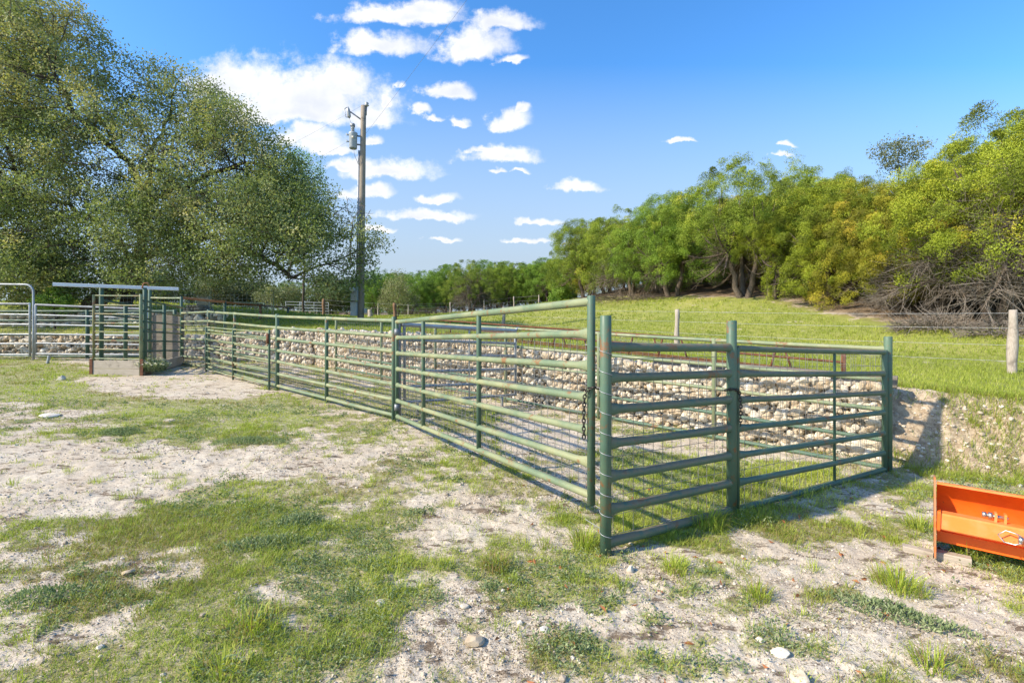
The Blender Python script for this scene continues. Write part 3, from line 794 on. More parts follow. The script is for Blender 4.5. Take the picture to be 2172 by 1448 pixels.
def gabion(label, A, B, zb, zt, depth, size, timber=None):
    """zb, zt: functions of the distance along the wall"""
    A, B = np.asarray(A, float), np.asarray(B, float); L = np.linalg.norm(B - A); d = (B - A) / L
    n = np.array([d[1], -d[0]]); n = n if n[1] < 0 else -n
    t = thing('gabion_wall', label, 'retaining wall', v3(A, zb(0)))
    def core(m):
        s = np.linspace(0, L, 40)
        fr = A + d * s[:, None] - n * .09; bk = A + d * s[:, None] - n * depth
        z0 = np.array([zb(k) for k in s]); z1 = np.array([zt(k) for k in s]) - .06
        v = np.concatenate([np.column_stack([fr, z0]), np.column_stack([fr, z1]), np.column_stack([bk, z1]), np.column_stack([bk, z0])])
        q = 40; i = np.arange(q - 1)
        m.add(v, [np.stack([i + a * q, i + 1 + a * q, i + 1 + b * q, i + b * q], 1) for a, b in ((0, 1), (1, 2), (2, 3))] + [np.array([[0, q, 2 * q, 3 * q]]), np.array([[q - 1, 2 * q - 1, 3 * q - 1, 4 * q - 1]])])
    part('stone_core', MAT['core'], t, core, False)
    mb = MB(); P, S = [], []
    z_mid = (zt(L / 2) - zb(L / 2)); rows = int(z_mid / (size * .86))
    for r in range(rows + 1):
        s = rng.uniform(0, .1)
        while s < L:
            sz = size * (rng.uniform(.5, 1.2) if rng.uniform() < .88 else rng.uniform(1.2, 1.75))
            q = np.clip((r + .5 + rng.uniform(-.75, .75)) / (rows + 1), .02, .98)
            z = zb(s) * (1 - q) + (zt(s) - .01) * q
            off = rng.uniform(-.035, .02) - sz * .22
            P.append(v3(A + d * s + n * off, z)); S.append(sz * .66); s += sz * rng.uniform(.58, .84)
    for k in range(3):                                       # the top course
        s = 0
        while s < L:
            sz = size * rng.uniform(.6, 1.1); P.append(v3(A + d * s - n * (.1 + depth * .28 * k + rng.uniform(-.04, .04)), zt(s) - .045)); S.append(sz * .52); s += sz * .9
    add_rocks(mb, np.array(P), np.array(S), ROCKS)
    o = mb.build('stone_fill', MAT['limestone'], t, False)
    def mesh_(m):
        s = np.arange(0, L, .10); xy = A + d * s[:, None] + n * .045
        m.cones(np.column_stack([xy, [zb(k) for k in s]]), np.column_stack([xy, [zt(k) + .01 for k in s]]), .0016, .0016, 3)
        for q in np.linspace(0.02, 1, max(3, int(z_mid / .1))):
            ss = np.linspace(0, L, 60); p = np.column_stack([A + d * ss[:, None] + n * .045, [zb(k) * (1 - q) + (zt(k) + .01) * q for k in ss]]); m.cones(p[:-1], p[1:], .0016, .0016, 3)
    part('wire_basket', MAT['wire'], t, mesh_)
    if timber:
        a, b = timber
        part('timber_cap', MAT['plank_dark'], t, lambda m: m.beam(v3(A + d * a - n * .32, zt(max(a, 0)) + .0), v3(A + d * b - n * .32, zt(b) + .0), .15, .16), False)
    return t
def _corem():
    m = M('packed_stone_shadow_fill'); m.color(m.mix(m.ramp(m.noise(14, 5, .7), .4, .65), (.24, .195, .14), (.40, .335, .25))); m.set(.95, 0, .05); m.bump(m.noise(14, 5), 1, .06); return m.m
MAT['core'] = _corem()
LW = np.linalg.norm(W1 - W0)
_wt = [(0, 1.07), (2.1, 1.14), (3.6, 1.27), (5.8, 1.45), (9.3, 1.80), (LW, 2.0)]
gabion('long pale limestone gabion wall behind the pen holding back the meadow', W0, W1,
       lambda s: Lz(*(W0 + BDIR * s)) - .12, lambda s: float(np.interp(s, [a for a, _ in _wt], [b for _, b in _wt])), .62, .098, (-.12, 3.2))
gabion('low shaded gabion wall behind the grey livestock panels', W2 + np.array([.9, -.3]), W3, lambda s: Lz(*(W2 + unit(W3 - W2) * s)) - .1, lambda s: 1.80, .6, .16)
d1 = unit(W2 - W1)
gabion('gabion wall length in oak shade behind the narrow netted panel', W1 + np.array([-.1, 0]), W2 + np.array([.95, -.32]), lambda s: Lz(*(W1 + d1 * s)) - .1, lambda s: 1.98 - .03 * s, .6, .15)
def ledge():
    t = thing('stone_ledge', 'loose row of rough stones on the bank under the big oak', 'stone edging', (-16, 18.5, 2.0))
    P, S = [], []
    for s in np.arange(-27, -10.8, .26):
        for k in range(3):
            x = s + rng.uniform(-.12, .12); y = 18.35 + rng.uniform(-.1, .1) + k * .2
            P.append((x, y, Hs(x, 18.2) + .08 + k * .17)); S.append(rng.uniform(.13, .24))
    mb = MB(); add_rocks(mb, np.array(P), np.array(S), ROCKS, .75); mb.build('loose_stone', MAT['limestone'], t, False)
ledge()

# ------------------------------------------------------------------ loading chute
CF, CR = at(299, 797, 12.4)[:2], at(199, 795, 12.5)[:2]        # front right, front left
CB, CL = R5 + np.array([.06, -.05]), at(318, 740, 15.1)[:2]     # back right, back left
zb = .72
t = thing('loading_chute', 'green cattle loading chute with timber sill and a pale beam across its top', 'cattle chute', v3(CF, zb))
fz = [1.175, 1.41, 1.635, 1.85, 2.07, 2.30, 2.52, 2.76]
def gate_front(): pass
for i, z in enumerate(fz): rail(t, CR, CF, z, z - .02, .018, MAT['green_rust_rail'] if i != 0 else MAT['green_faded'], n=8)
post(t, CR, 1.12, 2.78, .030, MAT['green_rust_rail'], 'front_post'); post(t, CF, .72, 2.78, .038, MAT['green_faded'], 'front_post')
bk = np.array([.06, .16])
post(t, CR + bk, 1.0, 3.02, .050, MAT['green_dark'], 'tall_post'); post(t, CF + np.array([-.02, .16]), 1.0, 2.96, .045, MAT['green_dark'], 'tall_post')
post(t, CL, .9, 3.2, .046, MAT['green_post'], 'rear_post')
mL = between(CR, CL, .52); mR = between(CF, CB, .52)
post(t, mL, .85, 2.62, .050, MAT['green_dark'], 'side_post'); post(t, mR, .80, 2.62, .042, MAT['green_dark'], 'side_post')
for i, z in enumerate([1.08, 1.35, 1.61, 1.85, 2.10, 2.38, 2.63]):
    rail(t, CF, mR, z, z, .024, MAT['green_dark'], .2, .2, n=10); rail(t, mR, CB, z, z - .02, .024, MAT['green_dark'] if i < 3 else MAT['green_rust_rail'], .2, .2, n=10)
for i, z in enumerate([1.34, 1.66, 1.98, 2.30, 2.66]):
    rail(t, CR + bk, mL, z, z - .01, .028, MAT['green_dark'], n=10); rail(t, mL, CL, z - .01, z - .02, .028, MAT['green_dark'], n=10)
rail(t, CL, R5, 2.93, 2.90, .028, MAT['green_faded'])
part('top_beam', MAT['alu'], t, lambda m: m.beam(at(113, 603, 12.2), at(379, 613, 13.2), .075, .085), False)
part('beam_clamp', MAT['rust_orange'], t, lambda m: m.tube([v3(CF, 2.94) + np.array([-.05, .1, 0]), v3(CF, 3.07) + np.array([-.02, .12, 0]), v3(CF, 3.08) + np.array([.07, .14, 0]), v3(CF, 3.0) + np.array([.1, .14, 0])], .018, 8))
e = unit(CF - CR)
for k in range(2):
    part('sill_plank', MAT['plank'], t, lambda m: m.beam(v3(CR - e * .02, zb + .095 + k * .205), v3(CF + e * .02, zb + .090 + k * .205), .05, .198), False)
for p in (CR - e * .045, CF + e * .045):
    part('corner_iron', MAT['rust'], t, lambda m: m.beam(v3(p + np.array([0, -.035]), zb - .03), v3(p + np.array([0, -.035]), zb + .44), .075, .02, (0, 1, 0)), False)
for a, b in ((CF, mR), (mR, CB)):
    part('side_plank', MAT['plank'], t, lambda m: m.beam(v3(a, Lz(*a) + .14), v3(b, Lz(*b) + .14), .05, .26), False)
part('ramp_fill', MAT['ground'], t, lambda m: m.add([v3(CR + e * .04, zb + .36), v3(CF - e * .06, zb + .36), v3(CB, .98), v3(CL, 1.0)], np.array([[0, 1, 2, 3]])))

# plank wall behind it
t = thing('plank_wall', 'wall of grey weathered horizontal boards behind the rear of the chute', 'wall', v3(at(322, 770, 15.5)[:2], .85))
pa, pb = at(322, 770, 15.45)[:2], at(384, 770, 15.35)[:2]
for k in range(7):
    part('board', MAT['plank_dark'], t, lambda m: m.beam(v3(pa, .96 + k * .225), v3(pb, .96 + k * .225 + rng.uniform(-.01, .01)), .045, .215), False)
for p in (pa, pb): part('stud', MAT['plank_dark'], t, lambda m: m.beam(v3(p + np.array([0, .06]), .8), v3(p + np.array([0, .06]), 2.5), .09, .07, (0, 1, 0)), False)

# white flowering weeds in the chute
def daisies():
    t = thing('flowering_weed', 'clump of small white flowers growing through the chute sill', 'wildflowers', v3(CF, .9))
    c = np.array([CF[0] + .12, CF[1] + .25]); n = 260
    a = rng.uniform(0, 6.28, n); r = rng.uniform(0, 1, n) ** .6
    top = np.stack([c[0] + .42 * r * np.cos(a), c[1] + .4 * r * np.sin(a), 1.0 + rng.uniform(0, .3, n) * (1.1 - r)], 1)
    mb = MB(); base = np.column_stack([c[0] + .2 * r * np.cos(a), c[1] + .2 * r * np.sin(a), np.full(n, .85)])
    mb.cones(base, top, .003, .002, 3, rng.uniform(.3, .9, n))
    m2 = rng.integers(0, n, 2600); s = rng.uniform(0, 1, 2600)[:, None]
    mb.leaves(base[m2] * (1 - s) + top[m2] * s, rng.normal(size=(2600, 3)) + [0, 0, .5], .05, .016, rng.uniform(.2, 1, 2600))
    mb.build('stems', MAT['weed'], t)
    fb = MB(); ids = np.repeat(np.arange(0, n, 2), 6); k = len(ids)
    an = np.tile(np.arange(6) * 1.047, k // 6); dv = np.stack([np.cos(an), np.sin(an) - .3, np.full(k, .35)], 1)
    fb.leaves(top[ids], dv, .028, .018, rng.uniform(0, 1, k)); fb.build('blossom', MAT['petal'], t)
daisies()

# ------------------------------------------------------------------ grey livestock panels on the left
def bow_gate():
    b = at(71, 766, 15.1)[:2]; a = at(-150, 760, 14.9)[:2]
    t = thing('livestock_gate', 'galvanized gate under a tall bowed frame at the far left', 'gate', v3(b, 1.0))
    def bow(m):
        r = .22; z = 3.33; d = unit(a - b)
        arc = [v3(b + d * (r - r * math.cos(th)), z - r + r * math.sin(th)) for th in np.linspace(0, math.pi / 2, 7)]
        arc2 = [v3(a - d * (r - r * math.cos(th)), z + .02 - r + r * math.sin(th)) for th in np.linspace(math.pi / 2, 0, 7)]
        m.tube([v3(b, .92), v3(b, 2.0)] + arc + arc2 + [v3(a, 2.0), v3(a, 1.0)], .032, 12)
    part('bow_frame', MAT['galv'], t, bow)
    a2, b2 = between(a, b, .03), between(a, b, .965)
    for i, z in enumerate([1.22, 1.55, 1.84, 2.14, 2.44, 2.76]): rail(t, a2, b2, z, z - .02, .026 if i < 5 else .034, MAT['galv_dark'] if i == 5 else MAT['galv'], n=10)
    for p in (a2, b2): post(t, p, 1.15, 2.78, .03, MAT['galv'], 'stile')
    wire_grid(t, a2, b2, (1.1, 1.1), (2.3, 2.3), .30, .3, .003, MAT['wire'], off=(0, .05))
bow_gate()
def grey_panel():
    a, b = at(76, 766, 15.1)[:2], at(313, 750, 15.35)[:2]
    t = thing('livestock_fence', 'galvanized six rail panel running from the bowed frame behind the chute', 'fence panel', v3(a, 1.1))
    za, zb_ = [1.226, 1.55, 1.835, 2.12, 2.41, 2.72], [1.19, 1.50, 1.77, 2.05, 2.33, 2.60]
    for i in range(6): rail(t, a, b, za[i], zb_[i], .027 if i < 5 else .036, MAT['galv_dark'] if i == 5 else MAT['galv'], n=10)
    for k in (0, .52, 1): post(t, between(a, b, k), lerp(za[0], zb_[0], k) - .06, lerp(za[5], zb_[5], k), .03, MAT['galv'], 'upright')
grey_panel()
def dark_fence():
    t = thing('pipe_fence', 'dark green two rail fence with netting along the low wall behind the grey panels', 'fence', (-15, 16.0, 1.0))
    xs = [-19.6, -13.72, -10.9]
    for x in xs: post(t, (x, 16.0), .9, 2.62, .055, MAT['green_dark'])
    for a, b in zip(xs, xs[1:]):
        for z in (1.12, 1.82, 2.28, 2.58): rail(t, (a, 16.0), (b, 16.0), z, z, .035, MAT['green_dark'], n=8)
        wire_grid(t, (a, 16.05), (b, 16.05), (1.8, 1.8), (2.3, 2.3), .08, .1, .003, MAT['wire'])
dark_fence()
def stub():
    p = at(101, 770, 14.4); t = thing('pipe_stub', 'short leaning grey pipe stub sticking out of the grass', 'pipe', p)
    part('pipe', MAT['galv'], t, lambda m: (m.tube([p - [.02, 0, .1], p + [.05, 0, .23]], .035, 12, cap=False), m.tube([p - [.02, 0, .1], p + [.05, 0, .225]], .029, 12)))
    part('collar', MAT['galv_dark'], t, lambda m: m.tube([p + [-.004, 0, -.01], p + [.002, 0, .02]], .04, 12))
stub()
def upper_wire_fence():
    t = thing('wire_fence', 'thin green posted netting fence under the big oak', 'fence', (-16, 19.3, 2.5))
    xs = np.arange(-24, -9, 2.45)
    for x in xs:
        z = Hs(x, 19.3); part('post', MAT['green_faded'], t, lambda m: m.beam((x, 19.3, z - .2), (x, 19.3, z + 1.15), .045, .03, (0, 1, 0)), False)
    za, zc = Hs(xs[0], 19.3), Hs(xs[-1], 19.3)
    wire_grid(t, (xs[0], 19.26), (xs[-1], 19.26), (za + .05, zc + .05), (za + .95, zc + .95), .16, .16, .004, MAT['wire_light'])
    rail(t, (xs[0], 19.3), (xs[-1], 19.3), za + 1.12, zc + 1.1, .018, MAT['green_faded'], name='top_rail', n=6)
upper_wire_fence()

# rusty rail on posts running away from the chute
def rusty_line():
    a, b = v3(R5, 2.91), at(622, 653, 22)
    t = thing('pipe_rail_fence', 'single rusty top rail on posts running from the chute to the meadow', 'fence', (a[0], a[1], 1.9))
    part('top_rail', MAT['rust_orange'], t, lambda m: m.tube([a, lerp(a, b, .5) - [0, 0, .02], b], .036, 10))
    for k in (.30, .62, .93):
        p = lerp(a, b, k); z = Hs(p[0], p[1]); part('post', MAT['green_dark'] if k != .62 else MAT['cedar_brown'], t, lambda m: m.tube([(p[0], p[1], z - .2), p], .05, 10))
rusty_line()
def far_green_fence():
    pts = [at(px, 668, 46)[:2] for px in (415, 476, 500, 560)]
    t = thing('pipe_fence', 'distant low green fence below the beige box', 'fence', v3(pts[0], Hs(*pts[0])))
    for p in pts: z = Hs(*p); post(t, p, z - .1, z + 1.0, .05, MAT['green_dark'])
    for a, b in zip(pts, pts[1:]):
        for h in (.25, .6, .95): rail(t, a, b, Hs(*a) + h, Hs(*b) + h, .03, MAT['green_dark'], n=8)
far_green_fence()
def beige_box():
    c = at(433, 639, 21); z = Hs(c[0], c[1])
    t = thing('utility_box', 'beige metal box on a short post beyond the chute', 'electrical box', (c[0], c[1], z))
    part('cabinet', MAT['box_beige'], t, lambda m: m.beam(c - [.25, 0, 0], c + [.25, 0, 0], .22, .36), False)
    part('lid', MAT['box_beige'], t, lambda m: m.beam(c + [-.27, -.01, .19], c + [.27, -.01, .19], .26, .03), False)
    part('post', MAT['galv_dark'], t, lambda m: m.tube([(c[0], c[1] + .05, z - .2), (c[0], c[1] + .05, c[2] - .17)], .05, 10))
beige_box()
def log_pile():
    t = thing('log_pile', 'small stack of round cut logs beside the chute end', 'logs', (at(414, 655, 19)[0], 19, Hs(*at(414, 655, 19)[:2])))
    c0 = at(412, 655, 19); z0 = Hs(c0[0], c0[1])
    for r_, nn in enumerate((7, 6, 5, 4)):
        for k in range(nn):
            x = c0[0] + (k - nn / 2) * .13 + rng.uniform(-.01, .01); z = c0[2] - .22 + r_ * .11; r = rng.uniform(.048, .062)
            part('log', MAT['cedar'], t, lambda m: m.tube([(x, 18.95 + rng.uniform(-.05, .05), z), (x - .15, 20.1, z + .02)], r, 10))
    part('bed_plank', MAT['plank_dark'], t, lambda m: m.beam((c0[0] - .6, 19.3, z0 + .02), (c0[0] + .5, 19.3, c0[2] - .30), .9, .04), False)
log_pile()
def field_gate():
    a, b = at(606, 667, 52), at(697, 667, 52); za, zb_ = Hs(a[0], a[1]) + .1, Hs(b[0], b[1]) + .1
    t = thing('field_gate', 'pale galvanized field gate far back in the meadow', 'gate', (a[0], a[1], za - .1))
    for h in (0, .3, .6, .9, 1.2): rail(t, a[:2], b[:2], za + h, zb_ + h, .03, MAT['galv'], n=6)
    for k in (0, .33, .66, 1): post(t, between(a[:2], b[:2], k), lerp(za, zb_, k), lerp(za, zb_, k) + 1.2, .03, MAT['galv'], 'upright', n=6)
field_gate()

# ------------------------------------------------------------------ meadow fence, cedar posts, far stakes
def cedar(parent, x, y, h, r, mat, name='post', lean=(0, 0)):
    z = Hs(x, y); k = np.linspace(0, 1, 9); r_ = r * (1 + .12 * np.sin(k * 9 + x) - .12 * k); r_[-1] *= .82
    pts = np.stack([x + lean[0] * k + .012 * np.sin(k * 7 + y), y + lean[1] * k + .01 * np.cos(k * 5 + x), z - .15 + (h + .15) * k], 1)
    part(name, mat, parent, lambda m: m.tube(pts, r_, 9)); return np.array([x + lean[0], y + lean[1], z + h])
def meadow_fence():
    t = thing('wire_fence', 'barbed wire fence on silvery cedar posts crossing the green meadow', 'fence', (4.78, 14.3, 1.3))
    fp = [(9.6, 9.5, 1.22, .085), (4.78, 14.3, 1.2, .075), (-.38, 22.0, .95, .085), (-6.97, 29.5, 1.15, .12), (-11.5, 30.2, 1.2, .10)]
    tops = [(13.6, 5.6, Hs(13.6, 5.6) + 1.2)]
    for k, (x, y, h, r) in enumerate(fp): tops.append(cedar(t, x, y, h, r, MAT['cedar'] if k < 3 else MAT['cedar_brown'], lean=(.02 * (-1) ** k, 0)))
    for f in (.06, .32, .62, .9):
        def w(m):
            for a, b in zip(tops, tops[1:]):
                s = np.linspace(0, 1, 7); p = np.array(a) * (1 - s[:, None]) + np.array(b) * s[:, None]; p[:, 2] -= f * 1.1 + .03 * np.sin(s * math.pi)
                m.cones(p[:-1], p[1:], .0035, .0035, 4)
        part('wire_strand', MAT['wire_light'], t, w)
meadow_fence()
def treeline_fence():
    t = thing('wire_fence', 'far wire fence of thin stakes along the foot of the distant trees', 'fence', (-8, 50, 4.5))
    tops = []
    for px, Y, h in ((802, 46, 1.15), (836, 47, 1.3), (866, 48, 1.15), (955, 49, 1.1), (1027, 49.5, 1.05), (1090, 49, 1.1), (1143, 47, .9)):
        x = (px - CX) / F * Y; tops.append(cedar(t, x, Y, h, .07, MAT['cedar'] if px != 836 else MAT['cedar_brown']))
    for f in (.1, .5):
        def w(m):
            p = np.array(tops); p[:, 2] -= f; m.cones(p[:-1], p[1:], .008, .008, 4)
        part('wire_strand', MAT['wire'], t, w)
treeline_fence()
def stump(px, Y, h, r, label):
    x = (px - CX) / F * Y; z = Hs(x, Y); t = thing('tree_stump', label, 'stump', (x, Y, z))
    k = np.linspace(0, 1, 6); pts = np.stack([x + .03 * np.sin(k * 5), np.full(6, Y), z - .1 + (h + .1) * k], 1)
    part('wood', MAT['cedar'], t, lambda m: m.tube(pts, r * (1.4 - .5 * k), 9)); part('snag', MAT['dead_twig'], t, lambda m: m.tube([pts[4], pts[4] + [.12, 0, .15], pts[4] + [.16, 0, .32]], [.05, .04, .015], 6))
stump(785, 40, .6, .17, 'pale broken stump right of the utility pole')

# ------------------------------------------------------------------ rusty steel frames lying behind the wall
def rusty_frame(label, off, s0, s1, endpx, h0, slant):
    """welded pipe rack laid along the top of the wall"""
    a, b = W0 + BDIR * s0 - BN * off, W0 + BDIR * s1 - BN * off
    za, zb_ = Hs(*a), Hs(*b)
    t = thing('pipe_rack', label, 'steel rack', v3(a, za))
    L = np.linalg.norm(b - a)
    for h in (h0, h0 * .55, .06): rail(t, a, b, za + h, zb_ + h * .9, .020 if h == h0 else .016, MAT['rust'], n=8)
    for k in (0, .09, .28, .34, .52, .58, .78, .98):
        p = between(a, b, k); z = lerp(za, zb_, k); q = between(a, b, k + (slant if 0 < k < .9 else 0) / L)
        part('upright', MAT['rust'], t, lambda m: m.tube([v3(q, z + .0), v3(p, z + h0 * lerp(1, .9, k))], .018, 8))
rusty_frame('nearer long rusty pipe rack lying on the grass behind the wall', 1.15, .55, 10.8, 0, .46, .12)
rusty_frame('second rusty pipe rack lying behind the first on the meadow edge', 1.75, .65, 10.2, 0, .44, -.14)

# ------------------------------------------------------------------ utility pole
def utility_pole():
    Y = 20.0; bx = (765 - CX) / F * Y; z0 = Hs(bx, Y); zt = CAMZ + 499 / F * Y; tx = (771 - CX) / F * Y
    t = thing('utility_pole', 'tall weathered wooden power pole with a transformer and meter boxes', 'power pole', (bx, Y, z0))
    def ax(z): k = (z - z0) / (zt - z0); return np.array([bx + (tx - bx) * k, Y, z])
    zs = np.linspace(z0 - .3, zt, 9)
    part('shaft', MAT['pole_wood'], t, lambda m: m.tube([ax(z) for z in zs], np.linspace(.135, .105, 9), 14))
    X = lambda px: (px - CX) / F * Y
    Z = lambda py: CAMZ - (py - CY) / F * Y
    can = np.array([X(751), Y - .12, 0])
    def tank(m):
        zz = [Z(318), Z(316.5), Z(290), Z(288), Z(285), Z(284)]; rr = [.14, .155, .16, .175, .175, .10]
        m.tube([can + [0, 0, z] for z in zz], rr, 18)
    tr = part('transformer', MAT['box_grey'], t, tank)
    part('bushing', MAT['porcelain'], tr, lambda m: [m.tube([can + [-.02, 0, Z(284) + k * .06], can + [-.02, 0, Z(284) + k * .06 + .03], can + [-.02, 0, Z(284) + k * .06 + .06]], [.05, .085, .05], 12) for k in range(4)] and None)
    part('terminal_cap', MAT['galv_dark'], tr, lambda m: m.box(can + [-.02, 0, Z(284) + .29], (.16, .12, .12)))
    for py in (289, 303): part('side_lug', MAT['box_grey'], tr, lambda m: m.tube([can + [-.16, 0, Z(py)], can + [-.25, 0, Z(py)], can + [-.26, 0, Z(py) + .06]], .03, 8))
    for py in (290, 308): part('mounting_bracket', MAT['galv_dark'], t, lambda m: m.tube([can + [.12, .05, Z(py)], ax(Z(py))], .035, 8))
    part('rating_plate', MAT['box_beige'], tr, lambda m: m.box(can + [.04, -.158, Z(297)], (.09, .015, .10)))
    arm0, arm1 = ax(Z(257)), np.array([X(745), Y - .1, Z(240)])
    part('cutout_arm', MAT['galv_dark'], t, lambda m: m.tube([arm0, arm1], .028, 8))
    co = np.array([X(741), Y - .12, 0])
    cu = part('fuse_cutout', MAT['porcelain'], t, lambda m: m.tube([co + [-.02, 0, Z(230)], co + [-.01, 0, Z(236)], co + [.03, 0, Z(250)], co + [.035, 0, Z(253)]], [.03, .075, .075, .04], 10))
    part('fuse_tube', MAT['galv'], cu, lambda m: m.tube([co + [-.05, 0, Z(231)], co + [-.16, -.02, Z(235)], co + [-.09, -.02, Z(252)], co + [.03, 0, Z(252)]], .018, 7))
    part('jumper_wire', MAT['galv_dark'], t, lambda m: (m.tube([co + [.03, 0, Z(253)], co + [.09, 0, Z(262)], can + [-.02, 0, Z(268)]], .010, 6),
        m.tube([can + [.04, -.1, Z(318)], can + [.10, -.1, Z(335)], can + [.22, 0, Z(352)]], .009, 6), m.tube([can + [.24, 0, Z(322)], can + [.20, 0, Z(345)], ax(Z(350)) + [-.12, 0, 0]], .012, 6)))
    ins = ax(Z(226)) + [.13, 0, 0]
    part('top_pin', MAT['galv_dark'], t, lambda m: m.tube([ax(Z(245)) + [.12, 0, 0], ins + [0, 0, 0]], .018, 8))
    part('top_insulator', MAT['porcelain'], t, lambda m: m.tube([ins, ins + [0, 0, .04], ins + [0, 0, .07], ins + [0, 0, .13], ins + [0, 0, .17]], [.04, .10, .055, .085, .04], 12))
    part('conduit', MAT['galv'], t, lambda m: m.tube([ax(Z(320)) + [-.15, -.02, 0], ax(Z(470)) + [-.16, -.03, 0], ax(Z(612)) + [-.165, -.05, 0]], .035, 10))
    c = ax(Z(623)) + [-.20, -.20, 0]
    mbx = part('meter_box', MAT['box_grey'], t, lambda m: m.beam(c - [0, 0, .29], c + [0, 0, .29], .27, .16, (0, 1, 0)), False)
    part('glass_meter', MAT['alu'], mbx, lambda m: m.tube([c + [-.05, -.08, .14], c + [-.05, -.15, .14], c + [-.05, -.19, .14]], [.10, .10, .07], 16))
    part('cover_plate', MAT['box_grey'], mbx, lambda m: m.beam(c + [.02, -.085, -.22], c + [.02, -.085, .0], .2, .015, (0, 1, 0)), False)
    c2 = ax(Z(656)) + [-.21, -.20, 0]
    b2 = part('breaker_box', MAT['box_grey'], t, lambda m: m.beam(c2 - [0, 0, .27], c2 + [0, 0, .27], .26, .18, (0, 1, 0)), False)
    part('hood', MAT['galv_dark'], b2, lambda m: m.beam(c2 + [-.15, -.02, .285], c2 + [.15, -.02, .285], .23, .03), False)
    part('nipple', MAT['galv_dark'], t, lambda m: m.tube([c - [0, 0, .3], c2 + [0, 0, .3]], .04, 8))
    c3 = ax(Z(659)) + [.20, -.05, 0]
    part('outlet_box', MAT['box_grey'], t, lambda m: m.beam(c3 - [0, 0, .09], c3 + [0, 0, .09], .11, .10, (0, 1, 0)), False)
    def line(label, p0, p1, sag):
        s = np.linspace(0, 1, 24)[:, None]; p = np.asarray(p0) * (1 - s) + np.asarray(p1) * s; p[:, 2:] -= sag * 4 * s * (1 - s)
        mb = MB(); mb.cones(p[:-1], p[1:], .0045, .0045, 4); o = mb.build('power_line', MAT['galv_dark']); tag(o, label, 'cable')
    line('thin cable running from the pole top left over the oak', ins + [0, 0, .15], (-30, 42, 14), .6)
    line('lower thin cable running left from below the transformer', ax(Z(283)), (-30, 38, 9.5), .6)
    line('thin cable rising to the right from the pole over the meadow', ax(Z(284)) + [.1, 0, 0], (15, -8, 16.5), .5)
utility_pole()

# ------------------------------------------------------------------ orange scraper blade
def orange_paint():
    m = M('scuffed_orange_paint')
    c = m.mix(m.ramp(m.noise(5, 5, .6), .35, .7), (.84, .135, .010), (.74, .105, .009))
    c = m.mix(m.ramp(m.noise(26, 7, .75, stretch=(1, 1, .35)), .64, .70, 0, .9), c, (.09, .04, .025))
    c = m.mix(m.ramp(m.noise(3.5, 5, .65), .58, .75, 0, .35), c, (.36, .12, .05))
    m.color(c); m.set(m.ramp(m.noise(12, 5), .3, .7, .38, .6), 0, .4); m.bump(m.noise(40, 4), .06, .003); return m.m
def orange_light():
    m = M('sunfaded_orange_paint')
    c = m.mix(m.ramp(m.noise(7, 5, .6), .35, .7), (.86, .20, .035), (.80, .25, .085))
    c = m.mix(m.ramp(m.noise(18, 7, .75, stretch=(1, 1, 2.5)), .64, .69, 0, .95), c, (.09, .05, .03))
    m.color(c); m.set(.5, 0, .4); m.bump(m.noise(40, 4), .08, .003); return m.m
MAT['orange'], MAT['orange_light'] = orange_paint(), orange_light()
MAT['plate_rust'] = (lambda m: (m.color(m.mix(m.ramp(m.noise(5, 6, .7), .45, .62), (.33, .17, .08), (.62, .13, .02))), m.set(.7, 0, .3), m.m)[-1])(M('rust_worn_side_plate'))
